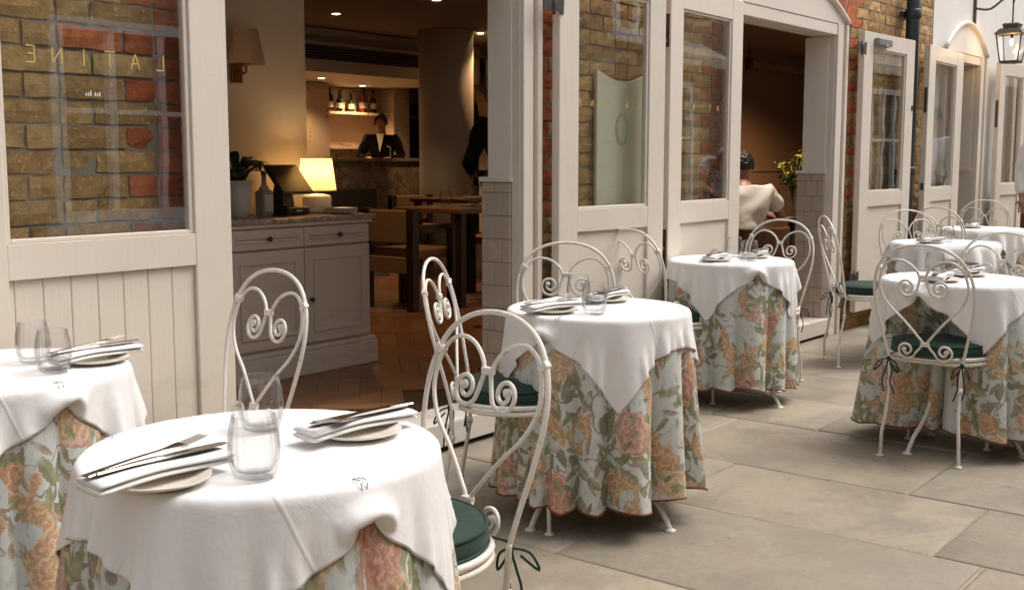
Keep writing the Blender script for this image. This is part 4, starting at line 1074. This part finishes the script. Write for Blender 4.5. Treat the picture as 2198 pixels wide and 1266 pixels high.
# vase of yellow-green flowers
fv = empty('flower_vase', (10.05, 1.34, .72)); tag(fv, 'tall glass vase of yellow green blossom on a dark side table', 'vase')
MB().lathe([(.04, 0), (.045, .01), (.035, .18), (.05, .27), (.047, .27), (.032, .18), (.04, .015)], 20, capt=False).build('vase', 'tumbler', fv, True)
for i in range(46):
    m = MB(); az = rng.uniform(0, 6.28); sp = rng.uniform(.0, .17); h_ = rng.uniform(.34, .62)-sp*.5; tip = Vector((sp*math.cos(az), sp*math.sin(az), h_))
    m.tube(crom([(0, 0, .02), (sp*.2*math.cos(az), sp*.2*math.sin(az), .25), tip], 4), .0025, 5)
    for k in range(5): leaf_mesh(m, tip+Vector((rng.uniform(-.03, .03), rng.uniform(-.03, .03), rng.uniform(-.06, .02))), rng.uniform(0, 6.28), rng.uniform(-.3, 1), rng.uniform(.03, .06), rng.uniform(.008, .016))
    m.build('sprig', 'leaf_y' if h_ > .46 and rng.random() < .8 else 'leaf', fv, True)
sd = empty('side_table', (10.05, 1.34, FZ)); tag(sd, 'dark round side table carrying the flower vase', 'table')
MB().lathe([(.21, .565), (.22, .575), (.22, .594)], 32).build('table_top', 'dark_wood', sd, True); MB().tube([(0, 0, 0), (0, 0, .565)], .03, 12).build('stem', 'dark_wood', sd, True); MB().lathe([(.18, 0), (.17, .02), (.03, .04)], 24).build('base', 'dark_wood', sd, True)
# figures outside, right edge and across the alley
person((11.42, -.575, 0), R(200), 'person in pale top and black trousers at the right edge of the photo', stand(), 'shirt', 'suit', 'hair')

# ================================================================== TERRACE FURNITURE
# ---------------- chair
def spiral(c, r0, r1, a0, turns, n=18):
    out = []
    for i in range(n+1):
        t = i/n; r_ = r0+(r1-r0)*t; a = a0+turns*2*math.pi*t; out.append((c[0]+r_*math.cos(a), c[1]+r_*math.sin(a)))
    return out
def lean(z): return -.105*max(0, (z-.43)/.475)**1.05                    # chair faces +x; its back leans to -x
def make_chair():
    c = empty('bistro_chair')
    P = lambda y, z, dx=0: (lean(z)+dx, y, z)
    hoop = crom([P(s_*y, z) for s_, y, z in [(-1, .152, .425), (-1, .168, .50), (-1, .190, .60), (-1, .202, .70), (-1, .190, .785), (-1, .150, .852), (-1, .085, .892), (1, 0, .905), (1, .085, .892), (1, .150, .852), (1, .190, .785), (1, .202, .70), (1, .190, .60), (1, .168, .50), (1, .152, .425)]], 6)
    MB().tube(hoop, .0063, 8).build('back_hoop', 'iron', c, True)
    for s_ in (-1, 1):
        up = spiral((.066, .730), .042, .010, R(200), 1.55, 26)          # scroll hanging from the upper band
        path = [(.006, .775)]+[]
        # one rod: low scroll - low band - heart side - arch - upper band - scroll
        low = spiral((.078, .462), .040, .009, R(195), 1.5, 24)[::-1]
        side = [(.010, .492), (.030, .525), (.085, .590), (.145, .650), (.176, .710), (.176, .765), (.155, .815), (.118, .840), (.075, .838), (.040, .818), (.018, .790), (.012, .765)]
        rod = low+[(.018, .470)][:0]+side
        pts = crom([P(s_*a, b) for a, b in low], 2)+crom([P(s_*a, b) for a, b in [low[-1]]+side], 6)[1:]+crom([P(s_*a, b) for a, b in [side[-1]]+up], 2)[1:]
        MB().tube(pts, .0053, 8).build('scroll_rod', 'iron', c, True)
        for a, b in (up[-1], low[0]): MB().lathe([(.003, -.009), (.0105, -.005), (.0105, .005), (.003, .009)], 10).build('scroll_boss', 'iron', c, True, loc=P(s_*a, b), rot=(0, R(90), 0))
        MB().obox(Matrix(), .018, .030, .018).build('band', 'iron', c, False, .004, loc=P(s_*.1735, .806), rot=(R(s_*38), 0, 0))
    for z in (.775, .490): MB().obox(Matrix(), .017, .034, .018).build('band', 'iron', c, False, .004, loc=P(0, z))
    # seat: twin rail ring, D-shaped towards the back
    def ring(r_, z, rr): return [(.19+r_*math.cos(a) if math.cos(a) > -.80 else .19-.80*r_*1.0-.0, r_*math.sin(a), z) for a in [2*math.pi*k/40 for k in range(40)]]
    MB().tube(ring(.205, .432, 0), .0085, 8, True).tube(ring(.205, .412, 0), .0085, 8, True).build('seat_ring', 'iron', c, True)
    MB().lathe([(.0, .424), (.198, .424), (.198, .430), (0, .430)], 36, (.19, 0, 0), capb=False, capt=False).build('seat_plate', 'iron', c)
    # cushion with piping
    prof = [(0, .432), (.165, .432), (.192, .438), (.199, .452), (.198, .470), (.188, .486), (.15, .496), (.07, .502), (0, .503)]
    cu = MB().lathe(prof, 36, (.19, 0, 0), capb=False, capt=False).build('cushion', 'green', c, True)
    for z in (.442, .482): MB().tube([(.19+(.1975 if z < .46 else .194)*math.cos(a), (.1975 if z < .46 else .194)*math.sin(a), z) for a in [2*math.pi*k/48 for k in range(48)]], .0045, 6, True).build('piping', 'green', cu, True)
    # ties at the back corners
    for s_ in (-1, 1):
        m = MB(); b = Vector((-.004, s_*.150, .418))
        m.tube(crom([(.03, s_*.13, .445), (.0, s_*.150, .432), b], 4), .003, 5)
        for q in (((-.03, .03, -.01), (-.045, .045, -.05), (-.012, .02, -.015)), ((.005, -.03, -.02), (.0, -.04, -.06), (.004, -.006, -.02)), ((-.01, .01, -.05), (-.015, .02, -.09), (-.02, .01, -.14)), ((.0, -.015, -.05), (-.01, -.012, -.10), (.0, -.03, -.15))):
            m.tube(crom([b]+[b+Vector((x_, s_*y_, z_)) for x_, y_, z_ in q], 4), .0032, 5)
        m.tube([b+Vector((0, 0, .008)), b-Vector((0, 0, .012))], .008, 6); m.build('tie', 'green', c, True)
    # legs
    for s_ in (-1, 1):
        rear = crom([(0, s_*.152, .43), (.0, s_*.146, .36), (.0, s_*.143, .30), (-.02, s_*.150, .18), (-.032, s_*.158, .11), (-.030, s_*.160, .05), (-.030, s_*.162, .003)], 5)
        m = MB().tube(rear, .0075, 8); m.lathe([(.017, 0), (.017, .005), (.009, .010)], 10, (-.030, s_*.162, 0)); m.lathe([(.0115, -.012), (.0125, 0), (.0115, .012)], 10, (.0, s_*.143, .31)); m.build('leg', 'iron', c, True)
        fr = crom([(.30, s_*.158, .42), (.305, s_*.156, .33), (.315, s_*.160, .22), (.335, s_*.168, .11), (.34, s_*.170, .003)], 5)
        m = MB().tube(fr, .0075, 8); m.lathe([(.017, 0), (.017, .005), (.009, .010)], 10, (.34, s_*.170, 0)); m.lathe([(.0115, -.012), (.0125, 0), (.0115, .012)], 10, (.306, s_*.156, .31)); m.build('leg', 'iron', c, True)
    return c
CH = [  # position of the top of the back, facing angle, label
    (2.324, -.45, 175, 'white iron chair in front of the sideboard, behind the nearest table'),
    (2.92, -.56, -62, 'white iron chair with green cushion seen edge-on at the left of the middle table'),
    (1.985, -1.615, 171, 'large white iron chair at the right of the nearest table, green cushion tied on'),
    (3.845, -.477, 215, 'white iron chair behind the middle table with the ribbed glasses before its scrolls'),
    (4.77, -.20, -14, 'greyish white iron chair standing close against the closed door panel behind the middle table'),
    (6.079, -.405, 184, 'white iron chair right of the third table, before the seated man'),
    (6.62, -.42, -52, 'white iron chair with green cushion seen edge-on beside the second doorway'),
    (4.60, -1.690, 0, 'white iron chair seen from behind in front of the right-hand table'),
    (5.62, -1.74, 181, 'white iron chair at the far side of the right-hand table, cut by the right edge'),
    (7.75, -.53, 225, 'white iron chair before the door with the grey closer, behind the fourth table'),
    (8.33, -.55, -12, 'white iron chair just left of the farthest table'),
    (10.05, -.40, 195, 'farthest white iron chair, beyond the last table')]
proto = make_chair()
for i, (x_, y_, a_, lab) in enumerate(CH):
    c = proto if i == 0 else copy_tree(proto)
    a = R(a_); c.location = (x_+.105*math.cos(a), y_+.105*math.sin(a), .001); c.rotation_euler = (0, 0, a)
    tag(c, lab, 'chair', 'white iron terrace chairs')
for ch_ in list(proto.children):
    if ch_.name.split('.')[0] in ('cushion', 'tie'):
        for g_ in list(ch_.children): bpy.data.objects.remove(g_)
        bpy.data.objects.remove(ch_)

# ---------------- tables and cloths
ZT, RT = .728, .312
def fold_fn(seed):
    r_ = random.Random(seed); n0 = r_.choice((16, 18, 20)); ph = [r_.uniform(0, 6.28) for _ in range(5)]
    def f(th):
        w = th+.16*np.sin(2*th+ph[0])+.10*np.sin(3*th+ph[1])
        s_ = 2*np.abs(np.sin(n0//2*w+ph[2]))**.8-1.15
        return .70*s_*(1+.45*np.sin(2*th+ph[3]))+.34*np.sin((n0//2-3)*th+ph[4])
    return f
DENT = None
def skirt_r(f, th, z, flare, amp):
    t = np.clip((ZT-z)/(ZT-.09), 0, 1.2); g = t**.8
    r_ = RT+.006+flare*g+amp*(g**1.15)*f(th)
    if DENT:                                        # cloth pushed in by a chair seat under the table
        dth = (th-R(DENT[0])+math.pi) % (2*math.pi)-math.pi
        r_ = r_-DENT[2]*np.exp(-(dth/R(DENT[1]))**4)*np.clip((t-.02)/.30, 0, 1)
    return r_
def make_skirt(loc, seed, lab, flare=.022, amp=.036, hem=.085, rot=0):
    f = fold_fn(seed); nt, nz = 300, 44; th = np.linspace(0, 2*np.pi, nt, endpoint=False)
    hz = hem+.009*f(th+.1)+.012*np.sin(3*th+seed)+.014*np.sin(2*th+seed)
    V = []; UV = []
    vals = []
    for j in range(nz+1):
        t = j/nz; z = ZT+.001-(ZT-hz)*t
        r_ = skirt_r(f, th, z, flare, amp)
        if j == 0: r_ = r_*0+RT-.012; z = z*0+ZT+.0015
        elif j == 1: r_ = r_*0+RT+.002; z = z*0+ZT-.001
        V.append(np.stack([r_*np.cos(th), r_*np.sin(th), z], 1))
    V = np.concatenate(V); cen = len(V)
    verts = [tuple(p) for p in V]+[(0, 0, ZT+.0015)]
    fs = [(j*nt+k, j*nt+(k+1)%nt, (j+1)*nt+(k+1)%nt, (j+1)*nt+k) for j in range(nz) for k in range(nt)]+[(cen, (k+1)%nt, k) for k in range(nt)]
    me = bpy.data.meshes.new('floral_tablecloth'); me.from_pydata(verts, [], fs); me.materials.append(M['floral'])
    uvl = me.uv_layers.new(name='UVMap'); d = np.zeros((len(me.loops), 2), np.float32)
    # arc length along the cloth keeps the print undistorted
    circ = np.concatenate([[0], np.cumsum(np.hypot(*(np.diff(np.vstack([V[(nz-8)*nt:(nz-7)*nt, :2], V[(nz-8)*nt:(nz-8)*nt+1, :2]]), axis=0).T)))])
    li = np.empty(len(me.loops), np.int32); me.loops.foreach_get('vertex_index', li); k = 0
    us = np.empty(len(verts)); vs = np.empty(len(verts))
    for j in range(nz+1): us[j*nt:(j+1)*nt] = circ[:nt]; vs[j*nt:(j+1)*nt] = V[j*nt:(j+1)*nt, 2]
    us[-1] = 0; vs[-1] = ZT+.3
    d[:, 0] = us[li]; d[:, 1] = vs[li]
    seam = np.zeros(len(me.loops), bool)
    for p in me.polygons:
        vi = [li[q] for q in p.loop_indices]
        if p.index < nz*nt and p.index % nt == nt-1:
            for q in p.loop_indices:
                if li[q] % nt == 0: d[q, 0] = circ[nt]
    uvl.data.foreach_set('uv', d.ravel()); me.polygons.foreach_set('use_smooth', [True]*len(me.polygons)); me.update()
    o = link('floral_tablecloth', me); o.location = loc; o.rotation_euler = (0, 0, rot); tag(o, lab, 'tablecloth', 'floral undercloths')
    r_ = skirt_r(f, th, hz, flare, amp)
    MB().tube([(r_[k]*math.cos(th[k]), r_[k]*math.sin(th[k]), hz[k]) for k in range(0, nt)], .0042, 5, True).build('hem_binding', 'hem', o, True)
    return o, f
def drape(f, flare, amp, half, rot, seed, N=64, steps=190, off=(0, 0), pins=()):
    # small position-based cloth: a square cloth falls over the table top and skirt
    g = np.random.default_rng(seed); h = 2*half/(N-1)
    u = np.linspace(-half, half, N); U, V = np.meshgrid(u, u, indexing='ij'); cr, sr = math.cos(rot), math.sin(rot)
    P = np.stack([U*cr-V*sr+off[0], U*sr+V*cr+off[1], np.full_like(U, ZT+.012)], -1); P[..., 2] += g.normal(0, .0008, U.shape)
    rad = np.hypot(P[..., 0], P[..., 1]); P[..., 2] -= np.clip(rad-RT, 0, 1)*.25
    Q = P.copy()
    def con(A, B, L, k):
        d = B-A; l = np.sqrt((d*d).sum(-1, keepdims=True))+1e-9; c = d*((l-L)/l*.5*k); A += c; B -= c
    def bat(s_, e, L, k):
        for o in (0, 1):
            if s_ == 'x': con(P[o:N-e:2][:(N-e-o+1)//2] if e == 1 else P[o:N-e], P[o+e::2][:(N-e-o+1)//2] if e == 1 else P[o+e:], L, k)
    def collide():
        x_, y_, z_ = P[..., 0], P[..., 1], P[..., 2]; r_ = np.hypot(x_, y_); th = np.arctan2(y_, x_)
        rs = skirt_r(f, th, np.minimum(z_, ZT), flare, amp)+.003
        top = ZT+.0035
        inside = (z_ < top) & (r_ < rs)
        up = inside & ((top-z_) < (rs-r_)*1.0+.004) & (r_ < RT+.006)
        out = inside & ~up
        P[..., 2] = np.where(up, top, z_)
        sc = np.where(out, rs/np.maximum(r_, 1e-6), 1); P[..., 0] *= sc; P[..., 1] *= sc
        for ax in range(3):
            Q[..., ax] = np.where(up, P[..., ax]-(P[..., ax]-Q[..., ax])*.15, Q[..., ax]); Q[..., ax] = np.where(out, P[..., ax]-(P[..., ax]-Q[..., ax])*.6, Q[..., ax])
    for it in range(steps):
        vel = (P-Q)*.965; Q = P.copy(); P += vel; P[..., 2] -= 9.8*(1/75)**2*.28
        for k in range(7):
            for o in (0, 1):
                n_ = (N-o)//2; con(P[o:o+2*n_:2][:n_], P[o+1:o+2*n_:2][:n_], h, 1)
                con(P[:, o:o+2*n_:2][:, :n_], P[:, o+1:o+2*n_:2][:, :n_], h, 1)
            for o in (0, 1):
                n_ = (N-o)//2; a = P[o:o+2*n_:2][:n_]; b = P[o+1:o+2*n_:2][:n_]
                con(a[:, :-1][:, ::2], b[:, 1:][:, ::2], h*1.4142, .35); con(a[:, 1:][:, ::2], b[:, :-1][:, ::2], h*1.4142, .35)
                con(a[:, 1:-1][:, ::2], b[:, 2:][:, ::2], h*1.4142, .35); con(a[:, 1:-1][:, ::2], b[:, :-2][:, ::2], h*1.4142, .35)
            if k % 2 == 0:
                for s_ in (2, 3):
                    for o in range(2*s_):
                        A = P[o::2*s_]; B = P[o+s_::2*s_]; n_ = min(len(A), len(B))
                        if n_: con(A[:n_], B[:n_], h*s_, .14 if s_ == 2 else .07)
                        A = P[:, o::2*s_]; B = P[:, o+s_::2*s_]; n_ = min(A.shape[1], B.shape[1])
                        if n_: con(A[:, :n_], B[:, :n_], h*s_, .14 if s_ == 2 else .07)
            collide()
            for edge in pins:                       # cloth gathered up and clipped under the rim
                ang = rot+(math.pi if edge == 'u' else -math.pi/2); m_ = N//2
                for k_ in (-2, -1, 0, 1, 2):
                    a_ = ang+(k_*.012*(1 if edge == 'v' else -1)); tgt = np.array([(RT+.016)*math.cos(a_), (RT+.016)*math.sin(a_), ZT-.040-.002*abs(k_)])
                    ii = (0, m_+k_) if edge == 'u' else (m_+k_, 0); w_ = min(1, it/60)
                    P[ii] = P[ii]*(1-w_)+tgt*w_; Q[ii] = P[ii]
    return P
DR = {}
def make_cloth(loc, fo, seed, rot, lab, half=.425, flare=.022, amp=.036, off=(0, 0), N=64, pins=()):
    P = drape(fo, flare, amp, half, rot, seed, N, off=off, pins=pins); n = P.shape[0]
    me = bpy.data.meshes.new('white_tablecloth'); me.from_pydata([tuple(p) for p in P.reshape(-1, 3)], [], [(i*n+j, (i+1)*n+j, (i+1)*n+j+1, i*n+j+1) for i in range(n-1) for j in range(n-1)])
    uvl = me.uv_layers.new(name='UVMap'); li = np.empty(len(me.loops), np.int32); me.loops.foreach_get('vertex_index', li)
    uvl.data.foreach_set('uv', np.stack([(li//n)/(n-1), (li % n)/(n-1)], 1).astype(np.float32).ravel())
    me.materials.append(M['linen']); me.polygons.foreach_set('use_smooth', [True]*len(me.polygons)); me.update()
    o = link('white_tablecloth', me); o.location = loc; tag(o, lab, 'tablecloth', 'white overcloths')
    s1 = o.modifiers.new('sub', 'SUBSURF'); s1.levels = 1; s1.render_levels = 1
    s_ = o.modifiers.new('solid', 'SOLIDIFY'); s_.thickness = .0012; s_.offset = 1
    # stitched hem along the border
    b = [P[i, 0] for i in range(n)]+[P[n-1, j] for j in range(1, n)]+[P[i, n-1] for i in range(n-2, -1, -1)]+[P[0, j] for j in range(n-2, 0, -1)]
    MB().tube([tuple(p) for p in b], .0009, 5, True).build('hem', 'linen', o, True)
    return o, P
def make_table(loc, lab, a0):
    t = empty('bistro_table', loc); tag(t, lab, 'table', 'round terrace tables')
    MB().lathe([(RT-.01, ZT-.02), (RT, ZT-.015), (RT, ZT-.003), (RT-.004, ZT-.001)], 48).build('table_top', 'iron', t, True)
    for k in range(4):
        a = R(a0+90*k); d = Vector((math.cos(a), math.sin(a), 0)); z = lambda h: Vector((0, 0, h))
        m = MB().tube(crom([d*.20+z(ZT-.022), d*.13+z(.5), d*.12+z(.36), d*.20+z(.16), d*.29+z(.07), d*.335+z(.004)], 5), .0095, 8); m.lathe([(.020, 0), (.020, .005), (.010, .011)], 10, tuple(d*.335)); m.build('leg', 'iron', t, True)
    MB().tube([(.125*math.cos(R(10*k)), .125*math.sin(R(10*k)), .40) for k in range(36)], .006, 6, True).build('brace_ring', 'iron', t, True)
    return t
TB = [  # x, y, phrase, seed, cloth rotation, flare, amp, first leg angle
    (1.40, -.475, 'table at the left edge of the photo', 3, -2, .030, .052, 75),
    (1.31, -1.61, 'nearest table in front', 11, -10, .050, .052, 20),
    (3.31, -1.00, 'middle table', 5, 1, .024, .058, 82),
    (5.35, -.46, 'third table, before the second doorway', 8, 51, .016, .040, 78),
    (5.10, -1.69, 'right-hand table', 14, -10, .075, .055, 76),
    (7.30, -.93, 'fourth table, behind the right-hand one', 21, 30, .02, .03, 75),
    (8.95, -.70, 'farthest table', 23, 10, .02, .03, 75)]
for i, (x_, y_, ph, sd_, rt, fl_, am, la) in enumerate(TB):
    DENT = (177, 36, .24) if i == 4 else None
    make_table((x_, y_, 0), 'white iron pedestal legs of the '+ph, la)
    so, fo = make_skirt((x_, y_, 0), sd_, 'pale blue floral undercloth of the '+ph, fl_, am, .10 if i != 4 else .085)
    far = i >= 5
    make_cloth((x_, y_, 0), fo, sd_, R(rt), 'square white overcloth of the '+ph, .398, fl_, am, N=40 if far else (88 if i in (1, 2) else 64), pins=('v', 'v', 'u', 'u', ('u', 'v'), 'v', 'v')[i])
TOP = ZT+.0055
# ---------------- place settings
def plate_mesh():
    return MB().lathe([(.048, 0), (.052, .001), (.078, .009), (.083, .0125), (.0835, .0145), (.081, .0145), (.060, .0075), (.045, .005), (0, .005)], 40, capt=False).mesh('side_plate', M['china'], True)
def napkin_mesh():
    m = MB(); L, w = .250, .070; n = 14
    for lay in range(2):
        z0 = lay*.0100; sc_ = 1-.02*lay; ring = []; cs = []
        for k in range(12):
            a = 2*math.pi*k/12; cs.append((w/2*sc_*np.sign(math.cos(a))*abs(math.cos(a))**.75, .0052*np.sign(math.sin(a))*abs(math.sin(a))**.9))
        vs = []
        for i in range(n+1):
            t = i/n; x_ = (t-.5)*L*(1-.012*lay); bend = .0035*math.sin(t*3.1+lay)-.0018*lay*math.cos(t*5); sag = -.003*((2*t-1)**2)
            for a, b in cs: vs.append((x_, a+bend, z0+.0054+b+sag+.0012*math.sin(t*7+a*40)))
        fs = [(i*12+k, i*12+(k+1)%12, (i+1)*12+(k+1)%12, (i+1)*12+k) for i in range(n) for k in range(12)]+[tuple(range(12))[::-1], tuple(range(n*12, n*12+12))]
        m.add(vs, fs)
    return m.mesh('napkin', M['linen'], True)
def cut_mesh(kind):
    m = MB(); n = 20; L = .245; vs = []; fs = []
    for i in range(n+1):
        t = i/n; x_ = (t-.5)*L
        if kind == 'fork':
            w = .0045+.0035*(1-t)**3 if t < .62 else .0045+.0085*min(1, (t-.62)/.14); z = .006*math.sin(t*2.6)+(.010*((t-.6)/.4)**2 if t > .6 else 0); th = .0016
            if t > .80: break
        else:
            w = .0045+.003*(1-t)**2 if t < .48 else .0065+.003*math.sin((t-.48)/.52*2.6); z = .0015*math.sin(t*3); th = .0018 if t < .48 else .0010
            if t > .97: w *= .5
        w *= 1.25; th *= 1.5
        vs += [(x_, -w, z), (x_, w, z), (x_, w*.7, z+th), (x_, -w*.7, z+th)]
    N = len(vs)//4
    for i in range(N-1):
        for k in range(4): fs.append((i*4+k, i*4+(k+1)%4, (i+1)*4+(k+1)%4, (i+1)*4+k))
    fs += [(3,2,1,0), tuple(range(N*4-4, N*4))]; m.add(vs, fs)
    if kind == 'fork':
        for k in range(4):
            y_ = -.0098+k*.0065; pts = []
            for j in range(6):
                t = .795+.205*j/5; pts.append(((t-.5)*L, y_*(1-.12*(j/5)), .006*math.sin(t*2.6)+.010*((t-.6)/.4)**2+.0008))
            m.tube(pts, [.0016]*5+[.0009], 6)
    return m.mesh(kind, M['steel'], False)
PM, NM, FM, KM = plate_mesh(), napkin_mesh(), cut_mesh('fork'), cut_mesh('knife')
def setting(x_, y_, ang, ph, flip=False):
    a = R(ang); d = Vector((math.cos(a), math.sin(a), 0)); s_ = Vector((-math.sin(a), math.cos(a), 0)); b = Vector((x_, y_, TOP))
    o = link('side_plate', PM); o.location = b; tag(o, 'cream side plate under the napkin, '+ph, 'plate', 'side plates on the terrace')
    o = link('napkin', NM); o.location = b+Vector((0, 0, .0155)); o.rotation_euler = (0, 0, a); tag(o, 'folded white napkin lying on a plate, '+ph, 'napkin', 'folded napkins')
    for nm, me, k, sk, w in (('fork', FM, .020, 7, -.005), ('knife', KM, .002, -1, .012)):
        o = link(nm, me); o.location = b+s_*k*(-1 if flip else 1)+d*w+Vector((0, 0, .0405 if nm == 'knife' else .0392)); o.rotation_euler = (0, 0, a+R(sk)+(math.pi if flip else 0)); tag(o, 'steel %s resting on the napkin, %s' % (nm, ph), nm, nm+'s on the napkins')
setting(1.045, -1.675, 1, 'front left of the nearest table')
setting(1.47, -1.69, -3, 'back right of the nearest table', True)
setting(3.10, -.955, -8, 'left side of the middle table')
setting(3.47, -.93, 8, 'back of the middle table', True)
setting(5.20, -.45, 12, 'left side of the third table')
setting(5.50, -.52, 8, 'right side of the third table', True)
setting(4.92, -1.67, 8, 'near side of the right-hand table')
setting(5.23, -1.69, -4, 'far side of the right-hand table', True)
setting(1.60, -.60, 5, 'right side of the table at the left edge')
setting(1.20, -.42, 12, 'left side of the table at the left edge', True)
setting(7.15, -.90, -10, 'left side of the fourth table')
setting(8.95, -.62, 10, 'top of the farthest table')
for x_, y_, ph in ((1.165, -1.765, 'front glass on the nearest table'), (1.385, -1.515, 'rear glass on the nearest table'), (3.15, -1.09, 'front glass on the middle table'), (3.33, -.90, 'rear glass on the middle table'),
                   (5.31, -.585, 'front glass on the third table'), (5.50, -.40, 'rear glass on the third table'), (1.46, -.645, 'front glass on the table at the left edge'), (1.50, -.48, 'rear glass on the table at the left edge'),
                   (5.12, -1.58, 'glass on the right-hand table'), (7.30, -.95, 'glass on the fourth table')):
    tumbler((x_, y_, TOP), 'ribbed clear tumbler, '+ph, .86)
# tablecloth clips on the rims
for (tx, ty), ang, ph in (((1.31, -1.61), -100, 'front rim of the nearest table'), ((1.31, -1.61), 118, 'back rim of the nearest table'), ((3.31, -1.0), -171, 'left rim of the middle table'), ((3.31, -1.0), -30, 'back rim of the middle table'), ((1.40, -.475), -92, 'front rim of the left-edge table')):
    a = R(ang); m = MB()
    z = TOP+.002; rr = RT
    for s_ in (-.006, .006): m.tube([(rr-.014, s_, z), (rr+.008, s_, z+.002), (rr+.012, s_, z-.006), (rr+.012, s_*.6, z-.016), (rr-.02, s_*.6, z-.020)], .0009, 6)
    m.tube([(rr-.014, -.006, z), (rr-.014, .006, z)], .0009, 6)
    o = m.build('tablecloth_clip', 'clip', None, True, loc=(tx, ty, 0), rot=(0, 0, a)); tag(o, 'steel wire clip gripping the cloth at the '+ph, 'clip', 'tablecloth clips')

# ---------------- a diner across the alley, seen only as a reflection in a door pane
person((12.45, -3.0, 0), R(150), 'person in blue and white floral blouse bending forward, reflected in a door pane', stand(chest=(.24,0,1.16), neck=(.42,0,1.25), head=(.54,0,1.24), shL=(.27,.18,1.20), shR=(.27,-.18,1.20), elL=(.36,.24,.95), elR=(.36,-.24,.95), wrL=(.52,.16,.90), wrR=(.52,-.16,.90)), 'blouse', 'denim', 'grey_hair', 'short')
